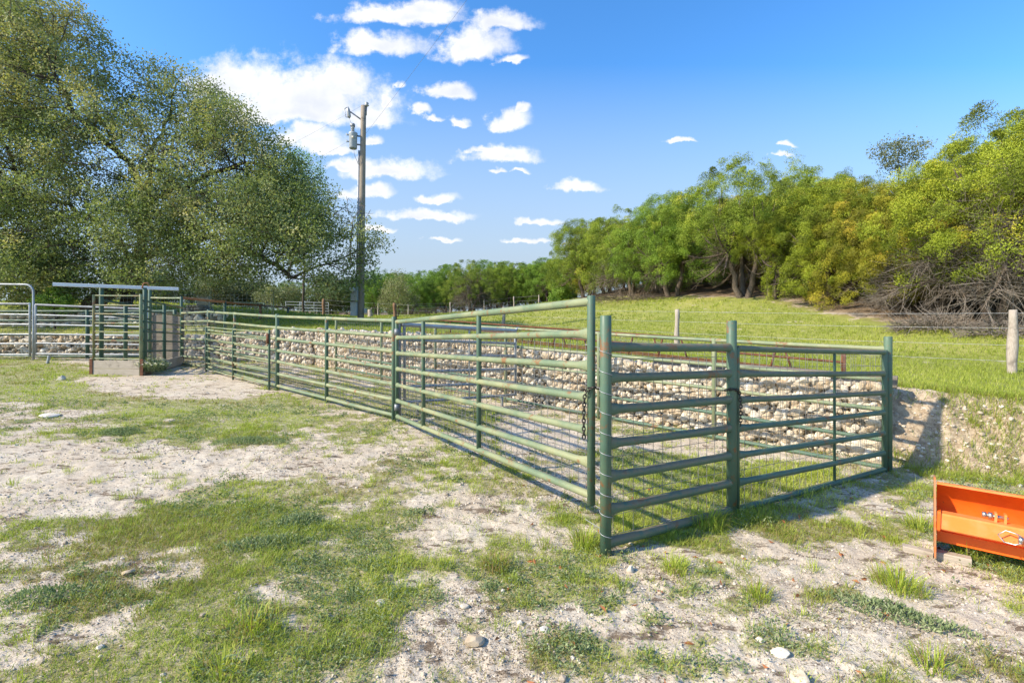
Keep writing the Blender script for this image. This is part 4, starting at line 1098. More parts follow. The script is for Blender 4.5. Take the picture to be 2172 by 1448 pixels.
def scraper():
    O = np.array([3.33, 3.90, -.05]); ez = np.array([.77, -.64, -.035]); ez = ez / np.linalg.norm(ez)
    nn = np.array([-.64, -.77, 0.0]); up = np.array([0, 0, 1.0])
    def P(s, n, z): return O + ez * s + nn * n + up * z
    t = thing('scraper_blade', 'bright orange tractor box blade resting on wood at the right edge', 'farm implement', O)
    Lb = 1.75
    prof = [(.06, .545), (.045, .555), (.03, .55), (-.03, .50), (-.09, .43), (-.125, .35), (-.13, .27), (-.105, .20), (-.06, .15), (-.015, .125)]
    def board(m):
        k = len(prof); v = []
        for th in (0, -.012):
            for s in (.012, Lb): v += [P(s, a + th, b + (0.0 if th == 0 else .004)) for a, b in prof]
        i = np.arange(k - 1)
        m.add(v, [np.stack([i, i + 1, i + 1 + k, i + k], 1), np.stack([i + 2 * k, i + 3 * k, i + 1 + 3 * k, i + 1 + 2 * k], 1),
                  np.array([[0, k, 3 * k, 2 * k], [k - 1, 3 * k - 1, 4 * k - 1, 2 * k - 1][::1]])])
    part('moldboard', MAT['orange'], t, board)
    part('top_lip', MAT['orange_light'], t, lambda m: m.beam(P(.012, .055, .552), P(Lb, .055, .552), .035, .014), False)
    part('cutting_edge', MAT['orange'], t, lambda m: m.beam(P(.012, .03, .14), P(Lb, .03, .14), .03, .085), False)
    for s in (0, Lb):
        def plate(m):
            out = [(-.17, .50), (-.12, .575), (.02, .585), (.20, .42), (.235, .30), (.23, .02), (.15, -.005), (-.13, -.005), (-.17, .05)]
            v = [P(s - .006, a, b) for a, b in out] + [P(s + .006, a, b) for a, b in out]; k = len(out)
            m.add(v, [np.arange(k)[None], np.arange(k, 2 * k)[None, ::-1], np.array([[i, i + k, (i + 1) % k + k, (i + 1) % k] for i in range(k)])])
        part('side_plate', MAT['plate_rust'], t, plate, False)
    part('tube_beam', MAT['orange_light'], t, lambda m: m.beam(P(.012, .16, .30), P(Lb, .16, .30), .11, .125), False)
    part('beam_end_plate', MAT['orange'], t, lambda m: m.beam(P(.010, .16, .30), P(.03, .16, .30), .135, .15), False)
    # clevis with bolt on the beam, hitch pin with ring clip
    cl = part('clevis', MAT['orange_light'], t, lambda m: [m.beam(P(s, .13, .36), P(s + .014, .13, .36), .07, .13) for s in (.325, .375)] and None, False)
    part('bolt', MAT['bolt'], cl, lambda m: (m.tube([P(.265, .13, .395), P(.40, .13, .395)], .013, 10), m.tube([P(.295, .13, .395), P(.318, .13, .395)], .026, 6), m.tube([P(.262, .13, .395), P(.285, .13, .395)], .021, 12)))
    lg = part('hitch_lug', MAT['orange_light'], t, lambda m: [m.beam(P(s, .25, .285), P(s + .016, .25, .285), .14, .10) for s in (.50, .58)] and None, False)
    part('hitch_pin', MAT['bolt'], lg, lambda m: (m.tube([P(.44, .27, .30), P(.62, .27, .30)], .016, 12), m.tube([P(.435, .27, .30), P(.46, .27, .30)], .024, 14)))
    part('ring_clip', MAT['bolt'], lg, lambda m: m.tube([P(.455, .285, .325), P(.42, .28, .34), P(.375, .265, .345), P(.335, .26, .305), P(.365, .265, .262), P(.42, .28, .262), P(.455, .285, .285)], .0042, 7))
scraper()
def wood_block(a, b, label, h):
    a, b = np.asarray(a), np.asarray(b); za, zb_ = Hs(*a), Hs(*b)
    mb = MB(); mb.beam(v3(a, za + h * .4), v3(b, zb_ + h * .4), .085, h); o = mb.build('wood_block', MAT['plank'], None, False); tag(o, label, 'timber')
wood_block(g(1914, 1163), g(1978, 1178), 'short grey timber end left of the orange side plate', .05)
wood_block(g(1984, 1180), g(2060, 1199), 'split grey timber lying under the orange side plate', .06)

# ------------------------------------------------------------------ trees
def colonize(att, roots, step, infl, kill, iters=160, bias=(0, 0, .1)):
    """space colonisation: grows a branching skeleton from roots (list of polylines) towards the points att"""
    pos, par = [], []
    for poly, parent in roots:
        last = parent
        for p in poly: pos.append(np.asarray(p, float)); par.append(last); last = len(pos) - 1
    pos = np.array(pos); par = list(par)
    att = att.copy(); bias = np.array(bias)
    nd = np.full(len(att), 1e9); ni = np.zeros(len(att), int)
    new0 = 0; kids = np.zeros(len(pos), int)
    for it in range(iters):
        newp = pos[new0:]
        if len(newp):
            d2 = ((att[:, None] - newp[None]) ** 2).sum(-1); j = d2.argmin(1); dm = np.sqrt(d2[np.arange(len(att)), j])
            up = dm < nd; nd[up] = dm[up]; ni[up] = j[up] + new0
        keep = nd > kill
        att, nd, ni = att[keep], nd[keep], ni[keep]
        act = nd < infl
        if not len(att) or not act.any(): break
        dirs = unit(att[act] - pos[ni[act]])
        acc = np.zeros_like(pos); np.add.at(acc, ni[act], dirs)
        src = np.unique(ni[act]); src = src[kids[src] < 3]
        if not len(src): break
        kids[src] += 1; kids = np.concatenate([kids, np.zeros(len(src), int)]); dv = unit(unit(acc[src]) + bias + rng.normal(0, .12, (len(src), 3)))
        new0 = len(pos); pos = np.vstack([pos, pos[src] + dv * step]); par += list(src)
        if len(pos) > 22000: break
    return pos, np.array(par)
def radii(pos, par, tip=.010, e=2.25, trunk=None):
    r = np.zeros(len(pos)); acc = np.zeros(len(pos))
    for i in range(len(pos) - 1, -1, -1):
        r[i] = max(tip, acc[i] ** (1 / e))
        if par[i] >= 0: acc[par[i]] += r[i] ** e
    return r
def lobes_points(lobes, n):
    """points filling a union of ellipsoids, denser to the outside"""
    vol = np.array([l[3] ** 2 for l in lobes]); k = rng.choice(len(lobes), n, p=vol / vol.sum())
    d = unit(rng.normal(size=(n, 3))); rr = rng.uniform(.12, 1, n) ** .5
    c = np.array([l[:3] for l in lobes])[k]; R = np.array([(l[3], l[3], l[3] * (l[4] if len(l) > 4 else .8)) for l in lobes])[k]
    return c + d * rr[:, None] * R
def branch_mesh(pos, par, r, n=6):
    i = np.where(par >= 0)[0]; mb = MB()
    big = r[i] > .05
    a, b = i[big], i[~big]
    mb.cones(pos[par[a]], pos[a], np.minimum(r[par[a]], r[a] * 1.35), r[a], 9); mb.cones(pos[par[b]], pos[b], np.minimum(r[par[b]], r[b] * 1.3), r[b], 4)
    return mb
def leafy(pos, r, thin, per, sig, L, W, tintfn, up=.25, gaps=.0, limbs=None, seed_keep=1.0):
    ids = np.where(r < thin)[0]
    ids = ids[rng.uniform(size=len(ids)) < seed_keep]
    if gaps:                                                  # whole sprays missing here and there: holes in the crown
        q = pos[ids]; nz = (vnoise(q[:, 0] * .9 + q[:, 1] * .5, q[:, 2] * .9, 7) + vnoise(q[:, 0] * 1.9 - q[:, 1] * 1.3, q[:, 2] * 1.9 + q[:, 1], 8)) / 2
        ids = ids[nz > gaps]
    if limbs is not None:                                     # the crown stays open round the heavy limbs
        q = pos[ids]; ok = np.ones(len(ids), bool)
        for poly in limbs:
            poly = np.asarray(poly, float)
            for a_, b_ in zip(poly[:-1], poly[1:]):
                t_ = np.clip(((q - a_) @ (b_ - a_)) / ((b_ - a_) ** 2).sum(), 0, 1)[:, None]; f_ = q - (a_ + (b_ - a_) * t_)
                ok &= ~((np.hypot(f_[:, 0], f_[:, 2]) < .34 + .3 * vnoise(q[:, 0] * 2, q[:, 2] * 2, 3)) & (f_[:, 1] < .8) & (vnoise(q[:, 0] * .8, q[:, 2] * .8, 12) > .46))
        ids = ids[ok]
    k = np.repeat(ids, per); m = len(k)
    off = rng.normal(0, sig, (m, 3)); P = pos[k] + off
    D = unit(rng.normal(0, 1, (m, 3))) + unit(off) * .35 + np.array([0, 0, up])
    cl = np.clip(.55 * (vnoise(pos[:, 0] * 1.1 + pos[:, 1] * .7, pos[:, 2] * 1.1 - pos[:, 1] * .4, 5) - .5) + rng.normal(0, .12, len(pos)), -.4, .4)[k]
    fc = unit(rng.normal(0, .55, (len(pos), 3)) + [0, 0, 1.0])[k]
    mb = MB(); mb.leaves(P, D, L * rng.uniform(.6, 1.25, m), W * rng.uniform(.7, 1.2, m), np.clip(tintfn(P) + cl + rng.normal(0, .09, m), 0, 1), .08, (fc + unit(off) * .7, .45))
    return mb
def lob(px, py, Y, r, sq=.8): p = at(px, py, Y); return (p[0], p[1], p[2], r, sq)

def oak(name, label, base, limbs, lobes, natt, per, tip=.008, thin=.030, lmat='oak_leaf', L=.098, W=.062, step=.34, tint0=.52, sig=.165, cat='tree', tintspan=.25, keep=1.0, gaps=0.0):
    t = thing(name, label, cat, base)
    att = lobes_points(lobes, natt)
    zmin = min(l[2] - l[3] for l in lobes); zmax = max(l[2] + l[3] for l in lobes)
    roots = []; cnt = 0; ends = {}
    for poly, par in limbs:
        # resample to the step length and wobble
        poly = np.asarray(poly, float); s = np.concatenate([[0], np.cumsum(np.linalg.norm(np.diff(poly, axis=0), axis=1))]); k = max(2, int(s[-1] / step))
        q = np.stack([np.interp(np.linspace(0, s[-1], k), s, poly[:, i]) for i in range(3)], 1); q[1:-1] += rng.normal(0, .05, q[1:-1].shape)
        if par is None: roots.append((q, -1))
        else: roots.append((q[1:], par if par >= 0 else cnt - 1))
        cnt += len(roots[-1][0])
    pos, par = colonize(att, roots, step, 2.6, step * .95)
    r = radii(pos, par, tip)
    branch_mesh(pos, par, r).build('trunk', MAT['oak_bark'], t)
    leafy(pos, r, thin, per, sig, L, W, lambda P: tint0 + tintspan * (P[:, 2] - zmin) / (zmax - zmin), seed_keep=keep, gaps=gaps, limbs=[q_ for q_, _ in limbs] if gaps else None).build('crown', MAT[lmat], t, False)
    return t
# the great live oak over the chute
b = at(262, 690, 20.5); b[2] = Hs(b[0], b[1]) - .2
f1 = at(290, 560, 20.6); f2 = at(312, 450, 20.4)
tr = np.array([b, at(270, 640, 20.5), f1, f2])
k_trunk = max(2, int(np.linalg.norm(np.diff(tr, axis=0), axis=1).sum() / .36))
limbs = [(tr, None),
         ([f2, at(330, 415, 20.2), at(380, 400, 19.8), at(450, 370, 19.6), at(520, 345, 19.5)], k_trunk - 1),
         ([f2, at(295, 390, 20.2), at(270, 340, 19.8), at(210, 290, 19.3), at(150, 230, 18.9), at(110, 140, 18.6)], k_trunk - 1),
         ([f1, at(360, 520, 19.6), at(450, 500, 18.6), at(540, 540, 18.0), at(620, 590, 17.8)], int(k_trunk * .6)),
         ([f2, at(320, 330, 20.4), at(350, 260, 20.6), at(370, 190, 20.6)], k_trunk - 1),
         ([f1, at(220, 480, 19.8), at(130, 430, 19.2), at(40, 400, 18.8)], int(k_trunk * .65))]
lobes = [lob(95, 90, 18.8, 2.4), lob(160, 60, 19.0, 1.0), lob(30, 190, 18.6, 2.6), lob(200, 220, 19.0, 2.1), lob(330, 195, 20.2, 1.7), lob(250, 300, 18.2, 2.0), lob(410, 240, 20.4, 1.9),
         lob(470, 300, 19.6, 2.1), lob(540, 345, 19.4, 1.8), lob(400, 390, 17.9, 2.0), lob(590, 410, 19.2, 1.8), lob(640, 470, 18.8, 1.8), lob(520, 470, 17.6, 2.0), lob(690, 540, 18.4, 1.5),
         lob(740, 570, 18.2, 1.2, .9), lob(610, 560, 17.8, 1.5, .6), lob(760, 520, 18.6, 1.0), lob(160, 420, 18.0, 2.3), lob(40, 350, 17.8, 2.4), lob(290, 500, 17.6, 1.9), lob(400, 530, 18.2, 1.8, .6), lob(120, 540, 18.0, 2.0), lob(700, 450, 19.0, 1.1), lob(640, 385, 19.6, 1.0), lob(690, 590, 17.9, 1.1, .6), lob(560, 520, 17.2, 1.5), lob(470, 560, 17.4, 1.3, .6), lob(640, 530, 17.2, 1.3), lob(330, 570, 17.5, 1.5, .6), lob(350, 430, 22.2, 2.2), lob(520, 420, 21.5, 2.0)]
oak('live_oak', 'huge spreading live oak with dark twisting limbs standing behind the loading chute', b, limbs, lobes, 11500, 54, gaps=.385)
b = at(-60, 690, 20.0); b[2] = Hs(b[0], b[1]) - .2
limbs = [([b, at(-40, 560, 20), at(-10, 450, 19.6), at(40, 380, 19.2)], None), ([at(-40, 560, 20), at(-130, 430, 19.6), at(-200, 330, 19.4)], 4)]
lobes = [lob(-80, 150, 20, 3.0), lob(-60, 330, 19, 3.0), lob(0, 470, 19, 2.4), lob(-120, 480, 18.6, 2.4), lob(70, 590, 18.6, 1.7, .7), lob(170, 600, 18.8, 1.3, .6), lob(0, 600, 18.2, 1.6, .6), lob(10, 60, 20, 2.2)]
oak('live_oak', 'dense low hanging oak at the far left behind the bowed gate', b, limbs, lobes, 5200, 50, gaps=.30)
# leaning trunk under the crown
def leaning():
    p = [at(178, 668, 19.2), at(200, 640, 19.3), at(235, 615, 19.6), at(262, 590, 20), at(285, 565, 20.4)]; p[0][2] -= .25
    t = thing('leaning_trunk', 'thick bare oak trunk leaning to the right over the stone ledge', 'tree trunk', p[0])
    q = np.array(p); k = np.linspace(0, 1, 14); pts = np.stack([np.interp(k, np.linspace(0, 1, 5), q[:, i]) for i in range(3)], 1); pts[1:-1] += rng.normal(0, .03, pts[1:-1].shape)
    part('bole', MAT['juniper_bark'], t, lambda m: m.tube(pts, np.linspace(.36, .24, 14), 12)); part('stub_limb', MAT['juniper_bark'], t, lambda m: m.tube([pts[6], pts[6] + [.1, -.1, .5], pts[6] + [.3, -.1, .9]], [.13, .1, .05], 8))
leaning()
def dead_snag():
    b0 = at(742, 560, 18.3); t = thing('dead_branch', 'bare grey dead branch poking out of the oak beside the pole', 'branch', b0)
    att = lobes_points([lob(752, 450, 18.3, .9), lob(725, 470, 18.3, .6), lob(775, 455, 18.3, .5)], 60); pos, par = colonize(att, [([b0, at(745, 510, 18.3), at(748, 480, 18.3)], -1)], .16, 1.6, .2, bias=(0, 0, .2))
    branch_mesh(pos, par, radii(pos, par, .006)).build('twigs', MAT['dead_twig_brown'], t)
dead_snag()
def broadleaf(px, Y, base_py, lobes, label, natt, per, lmat, name='broadleaf_tree', **kw):
    b = at(px, base_py, Y); b[2] = Hs(b[0], b[1]) - .15
    top = np.array(min(lobes, key=lambda l: abs(l[0] - b[0]))[:3])
    oak(name, label, b, [([b, lerp(b, top, .35) + [.15, 0, 0], lerp(b, top, .7)], None)], lobes, natt, per, lmat=lmat, **kw)
broadleaf(640, 31, 660, [lob(640, 370, 31, 1.7, 1.1), lob(610, 420, 31, 1.6), lob(665, 430, 31, 1.3), lob(620, 500, 31, 2.0), lob(560, 470, 31, 2)], 'bright spring green tree rising behind the crown of the oak', 600, 34, 'bright_leaf', L=.11, W=.07, step=.42, tint0=.5)
broadleaf(597, 58, 672, [lob(597, 625, 58, 2.2, .7), lob(570, 628, 58, 1.6, .6), lob(625, 622, 58, 1.6, .6)], 'small single trunked tree in the far left meadow before the pale gate', 260, 40, 'grey_leaf', L=.2, W=.12, step=.5, sig=.3)
broadleaf(843, 40, 672, [lob(843, 620, 40, 1.5, 1.1), lob(825, 640, 40, 1.0), lob(862, 632, 40, 1.1), lob(850, 590, 40, .8)], 'pale feathery young tree just right of the power pole', 300, 40, 'grey_leaf', L=.13, W=.06, step=.35, tint0=.75, name='young_tree')
broadleaf(1192, 38, 645, [lob(1192, 615, 38, .8, 1.3), lob(1185, 630, 38, .75), lob(1200, 590, 38, .5), lob(1202, 625, 38, .7)], 'light yellow green bush at the left foot of the hillside', 200, 60, 'bright_leaf', L=.12, W=.07, step=.25, tint0=.85, sig=.12, name='leafy_bush', cat='bush')
broadleaf(115, 18.0, 660, [lob(115, 632, 18, .45, .9), lob(92, 640, 18, .35), lob(140, 642, 18, .3), lob(125, 612, 18, .22)], 'fresh lime green shrub on the stone ledge behind the grey panel', 110, 60, 'bright_leaf', L=.08, W=.05, step=.14, tint0=.8, sig=.07, name='leafy_shrub', cat='shrub')
for i, (px, Y, top, w, lab) in enumerate([(90, 46, 470, 5.5, 'grey green thicket tree glimpsed under the oak at far left'), (300, 60, 540, 6.0, 'hazy olive tree seen below the oak crown behind the chute'), (455, 62, 570, 4.2, 'grey green tree behind the beige box in the left meadow'),
                                          (520, 64, 560, 4.5, 'dull olive tree at the back of the left meadow'), (700, 60, 590, 4.0, 'low green tree behind the pale field gate')]):
    broadleaf(px, Y, 668, [lob(px, (top + 640) / 2, Y, w * .62, .9), lob(px - w * 7, (top + 690) / 2, Y, w * .5, .8), lob(px + w * 7, (top + 680) / 2, Y, w * .5, .8), lob(px, 640, Y + 1, w * .6, .4)], lab, 420, 46, 'grey_leaf', L=.24, W=.14, step=.6, sig=.36, tint0=.3)

# ---- junipers: lobed sprays over grey dead wood
def juniper_meshes(seed, h, w, nl, dead, low, ncl, lowd, gapf):
    global rng
    old = rng; rng = np.random.default_rng(seed)
    lob_c, lob_r = [], []
    for k in range(nl):
        f = (k + .5) / nl; a = k * 2.399 + rng.uniform(-.3, .3)
        z = h * (low + (1 - low) * (1 - f) ** .8) ; rad = w * .5 * math.sqrt(max(0, 1 - ((z / h - low) / (1.05 - low)) ** 2.2)) * rng.uniform(.55, 1.0)
        lob_c.append((.86 * rad * math.cos(a), .86 * rad * math.sin(a), z * rng.uniform(.78, .9))); lob_r.append(h * rng.uniform(.09, .16))
    for k in range(nl // 3):                                   # inner filling
        a = rng.uniform(0, 6.28); z = h * rng.uniform(.5, .9); rad = w * .18 * rng.uniform(0, 1); lob_c.append((rad * math.cos(a), rad * math.sin(a), z)); lob_r.append(h * .16)
    for k in range(nl // 3 if low < .2 else (2 if dead < 30 else 0)):                # low skirt
        a = rng.uniform(0, 6.28); rad = w * .5 * rng.uniform(.55, .95); lob_c.append((rad * math.cos(a), rad * math.sin(a), h * rng.uniform(.06, .2) + (0 if low < .2 else h * .15))); lob_r.append(h * rng.uniform(.08, .13))
    lob_c, lob_r = np.array(lob_c), np.array(lob_r)
    tb = MB(); twA, twB, twr = [], [], []
    nt = rng.integers(2, 4); stems = []
    for k in range(nt):
        a = k * 6.28 / nt + rng.uniform(-.5, .5); b0 = np.array([.18 * math.cos(a), .18 * math.sin(a), -.2]); m0 = np.array([w * .10 * math.cos(a), w * .10 * math.sin(a), h * .36])
        stems.append(m0); s = np.linspace(0, 1, 7)[:, None]; p = b0 * (1 - s) + m0 * s; p[1:-1] += rng.normal(0, .05, (5, 3)); tb.tube(p, np.linspace(.16, .085, 7) * h / 6, 8)
    for c, r in zip(lob_c, lob_r):
        m0 = stems[np.argmin([np.linalg.norm(c[:2] - s_[:2]) for s_ in stems])]; s = np.linspace(0, 1, 8)[:, None]
        mid = (m0 + c) / 2 + np.array([0, 0, -.08 * h]) + rng.normal(0, .12, 3); p = m0 * (1 - s) ** 2 + 2 * mid * s * (1 - s) + c * s ** 2
        tb.tube(p, np.linspace(.07, .018, 8) * h / 6, 6, cap=False)
        for _ in range(dead):                                  # dead twigs off this limb
            q = p[rng.integers(1, 6)]; d = unit(unit(q * [1, 1, 0]) * .8 + rng.normal(0, .6, 3) + [0, 0, -.25]); l = rng.uniform(.3, 1.0 if dead < 30 else 1.9) * h / 6
            e1 = q + d * l * .5; e2 = e1 + unit(d + rng.normal(0, .35, 3)) * l * .5
            twA += [q, e1]; twB += [e1, e2]; twr += [.010, .006]
            for _2 in range(2): f_ = e1 + unit(d + rng.normal(0, .6, 3)) * l * .4; twA.append(e1); twB.append(f_); twr.append(.005)
    tw = MB(); tw.cones(twA, twB, np.array(twr), np.array(twr) * .6, 3)
    # foliage: distinct tufted clumps over an uneven dome, gaps of dead wood between them
    P, D, T, FN = [], [], [], []
    bump = rng.uniform(-1, 1, (7, 3)); bph = rng.uniform(0, 6.28, 7)
    N = ncl; k = np.arange(N) + rng.uniform(-.4, .4, N); az = k * 2.39996
    zz = 1 - (k + .5) / N * (1.0 - lowd); zz = np.clip(zz, -.75, 1)
    dirs = np.stack([np.sqrt(np.clip(1 - zz ** 2, 0, 1)) * np.cos(az), np.sqrt(np.clip(1 - zz ** 2, 0, 1)) * np.sin(az), zz], 1)
    shape = 1 + .08 * sum(np.sin(2.2 * dirs @ bb + ph) for bb, ph in zip(bump, bph)) / 2.0
    cen = dirs * shape[:, None] * rng.choice([.72, .85, .95], (N, 1)) * rng.uniform(.94, 1.06, (N, 1)) * [w * .5, w * .5, h * (1 - low) * .58] + [0, 0, h * (low + (1 - low) * .42)]
    ni = N // 2; inn = unit(rng.normal(size=(ni, 3))) * rng.uniform(.2, .62, (ni, 1)) * [w * .5, w * .5, h * (1 - low) * .5] + [0, 0, h * (low + (1 - low) * .48)]
    keepc = rng.uniform(size=N) > gapf
    cen = cen[keepc]; allc = np.vstack([cen, inn]); outd = np.vstack([dirs[keepc], unit(rng.normal(size=(ni, 3)))])
    allc[:, 2] = np.maximum(allc[:, 2], .25)
    for c, od in zip(allc, outd):
        r = h / 6 * rng.uniform(.26, .55); lt = rng.normal(0, .17)
        ns = 8; sd = unit(rng.normal(size=(ns, 3)) + od * .9 + [0, 0, .5])
        sc = c + sd * r * rng.uniform(.5, 1.0, (ns, 1)); sr = r * rng.uniform(.34, .58, ns)
        for q, rr in zip(sc, sr):
            m = 88; d = unit(rng.normal(size=(m, 3)) + od * .4 + [0, 0, .4]); rad = rng.uniform(.5, 1, m) ** .5
            P.append(q + d * (rad * rr)[:, None]); D.append(unit(rng.normal(0, 1, (m, 3))) + d * .3 + [0, 0, .5]); FN.append(d)
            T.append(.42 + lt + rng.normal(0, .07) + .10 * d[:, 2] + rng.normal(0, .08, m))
    P, D, T = np.concatenate(P), np.concatenate(D), np.clip(np.concatenate(T), 0, 1)
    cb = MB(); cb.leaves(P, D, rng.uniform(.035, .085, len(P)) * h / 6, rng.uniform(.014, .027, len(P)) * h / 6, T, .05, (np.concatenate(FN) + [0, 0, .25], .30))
    out = []
    for nm, mb, mat, sm in (('trunk', tb, MAT['juniper_bark'], True), ('dead_twigs', tw, MAT['dead_twig'] if dead > 20 else MAT['dead_twig_brown'], True), ('crown', cb, MAT['juniper_leaf'], False)):
        o = mb.build(nm, mat, None, sm); out.append((nm, o.data)); bpy.data.objects.remove(o)
    rng = old
    return out
JV = [juniper_meshes(1, 6, 6.2, 16, 16, .02, 225, -.62, .13), juniper_meshes(2, 6, 6.8, 18, 18, .18, 175, -.30, .14), juniper_meshes(3, 6, 5.8, 15, 12, .0, 225, -.68, .10), juniper_meshes(4, 6, 7.0, 22, 30, .04, 200, -.55, .34), juniper_meshes(5, 6, 7.0, 24, 42, .16, 165, -.35, .33), juniper_meshes(6, 6, 4.8, 12, 4, .28, 95, -.25, .08)]
def juniper(vi, x, y, s, rz, tint, label, group=None, name='juniper_tree', dz=-.1, sz=1.0):
    t = thing(name, label, 'tree', (x, y, Hs(x, y) + dz), group); t.rotation_euler = (0, 0, rz); t.scale = (s, s, s * sz)
    for nm, me in JV[vi]:
        o = bpy.data.objects.new(nm, me); COL.objects.link(o); o.parent = t; o.color = (*tint, 1) if nm == 'crown' else (1, 1, 1, 1)
        if nm == 'dead_twigs': o['kind'] = 'stuff'
def pxj(px, Y): return (px - CX) / F * Y, Y
YEL, GRN, OLV, BRN = (1.02, 1.04, .65), (.74, .98, .75), (.88, .98, .75), (1.12, .92, .65)
front = [ # variant, px, distance, size, turn, tint, label
    (0, 1245, 36.5, 1.15, .3, OLV, 'olive juniper at the left end of the hillside thicket'),
    (3, 1335, 31.5, 1.08, 1.7, OLV, 'dull juniper with bare grey twigs second from the left end of the thicket'),
    (0, 1425, 28.0, 1.12, 2.9, GRN, 'leafy green juniper left of the bare twisted trunk'),
    (1, 1578, 24.0, 1.18, .9, OLV, 'big juniper with an exposed twisted trunk at the meadow edge'),
    (5, 1640, 22.8, .72, 2.2, YEL, 'small slanting juniper in front of the exposed trunks'),
    (2, 1760, 21.0, .98, 4.0, YEL, 'bright yellow green juniper bulging low over the meadow edge'),
    (2, 1870, 19.0, .92, 5.2, BRN, 'yellow brown juniper beside the heap of bleached brush'),
    (4, 1990, 17.0, .84, .5, BRN, 'half dead juniper showing a mass of grey branches'),
    (4, 2125, 15.0, 1.10, 2.4, YEL, 'tall juniper at the right edge with bleached lower branches'),
    (3, 2270, 14.6, 1.34, 3.7, YEL, 'tallest bright topped juniper leaning in from the right border')]
for a in front: juniper(a[0], *pxj(a[1], a[2]), a[3] * .90, *a[4:])
rr = np.random.default_rng(5)
back = []
for px, Y, s in [(1285, 40, 1.15), (1375, 37, 1.15), (1330, 44, 1.2), (1450, 33, 1.12), (1500, 38, 1.2), (1560, 31, 1.15), (1625, 29, 1.12), (1690, 33, 1.2), (1745, 27, 1.12), (1700, 26, 1.05), (1800, 31, 1.2), (1850, 25, 1.15), (1900, 30, 1.2), (1935, 22.5, 1.05),
                 (1960, 27, 1.15), (2035, 22, 1.25), (2080, 19.5, 1.30), (2100, 26, 1.4), (2200, 20, 1.55), (2260, 25, 1.25), (2350, 18, 1.25), (2420, 23, 1.3), (1580, 42, 1.2), (1760, 40, 1.25), (2000, 35, 1.25), (1430, 46, 1.2), (1260, 48, 1.1)]:
    back.append(((0, 2, 0, 2, 3)[int(rr.integers(0, 4 if px < 1800 else 5))], *pxj(px, Y), s * (.84 if px < 1780 else .70) * rr.uniform(.92, 1.08), rr.uniform(0, 6.28), [YEL, OLV, GRN, OLV, BRN][int(rr.integers(0, 5))]))
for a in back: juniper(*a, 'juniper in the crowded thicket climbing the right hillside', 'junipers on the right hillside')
x, y = pxj(1905, 26.5); b = np.array([x, y, Hs(x, y)])
broadleaf(1905, 27.5, 560, [lob(1905, 318, 27.5, 1.0, .75), lob(1872, 322, 27.5, .7, .7), lob(1940, 318, 27.5, .8, .7), lob(1900, 350, 27.5, .8, .6)], 'airy open crowned tree standing above the hillside junipers', 330, 30, 'grey_leaf', L=.13, W=.07, step=.36, tint0=.45, name='open_crowned_tree')
far = []
for px, Y, s, v in [(800, 53, 1.0, 2), (835, 58, 1.15, 0), (872, 52, .95, 2), (905, 57, 1.15, 1), (950, 55, 1.15, 0), (1040, 57, 1.2, 1), (1085, 55, 1.1, 0), (1125, 54, 1.05, 2), (1165, 52, 1.0, 0), (990, 62, 1.2, 1), (1060, 64, 1.25, 0), (1120, 62, 1.2, 1), (1180, 60, 1.2, 2),
                    (920, 65, 1.2, 0), (860, 66, 1.2, 1), (800, 66, 1.15, 0), (750, 62, 1.1, 1), (1150, 70, 1.3, 0), (1220, 58, 1.1, 1), (700, 70, 1.2, 0), (620, 72, 1.2, 1), (540, 75, 1.2, 0), (440, 74, 1.2, 1), (340, 72, 1.3, 0)]:
    far.append((v if v != 1 else 0, *pxj(px, Y), .80 * s * rr.uniform(.92, 1.08), rr.uniform(0, 6.28), [(.72, 1.02, .85), (.62, .90, .75), (.88, 1.05, .75)][int(rr.integers(0, 3))]))
for a in far: juniper(*a, 'round dark green tree in the distant wood beyond the meadow', 'trees of the distant wood')
juniper(3, *pxj(1000, 51.5), .92, .8, (.8, .9, .85), 'spreading tree with bare dark lower limbs in the middle of the distant wood')

# heap of bleached brush at the meadow edge
def brush(px, py, Y, w, h, n, label, mat, seedmat=None):
    c = at(px, py, Y); c[2] = Hs(c[0], c[1])
    t = thing('brush_pile', label, 'dead brush', c)
    a = rng.uniform(0, 6.28, n); r = rng.uniform(0, 1, n) ** .7
    p0 = np.stack([c[0] + w * .6 * r * np.cos(a), c[1] + w * .35 * r * np.sin(a), c[2] + h * rng.uniform(.0, .5, n) * (1.2 - r)], 1)
    d = unit(np.stack([np.cos(a) * .8 - .3, np.sin(a) * .5 - .3, rng.uniform(-.35, .6, n)], 1) + rng.normal(0, .3, (n, 3))); l = rng.uniform(.4, 1.1, n)[:, None] * h * .7
    p1 = p0 + d * l * .5; p2 = p1 + unit(d + rng.normal(0, .3, (n, 3)) + [0, 0, -.15]) * l * .5; p3 = p1 + unit(d + rng.normal(0, .6, (n, 3))) * l * .35
    for q in (p0, p1, p2, p3): q[:, 2] = np.maximum(q[:, 2], H(q[:, 0], q[:, 1]) + .01)
    mb = MB(); mb.cones(p0, p1, .013, .009, 4); mb.cones(p1, p2, .009, .004, 3); mb.cones(p1, p3, .007, .003, 3); mb.build('twigs', mat, t)
brush(1985, 690, 15.4, 2.0, 1.0, 420, 'heap of bleached grey dead branches at the right meadow edge', MAT['dead_twig'])
brush(2120, 690, 13.8, 1.4, .8, 200, 'lower tangle of dead branches behind the right cedar post', MAT['dead_twig'])
brush(1330, 640, 29, 4.5, .9, 420, 'long brown brush line under the left hillside junipers', MAT['dead_twig_brown'])
brush(920, 655, 51, 7, 1.1, 420, 'brown brush pile along the distant fence', MAT['dead_twig_brown'])
brush(1060, 652, 51, 6, 1.0, 360, 'brown brush under the middle of the distant wood', MAT['dead_twig_brown'])

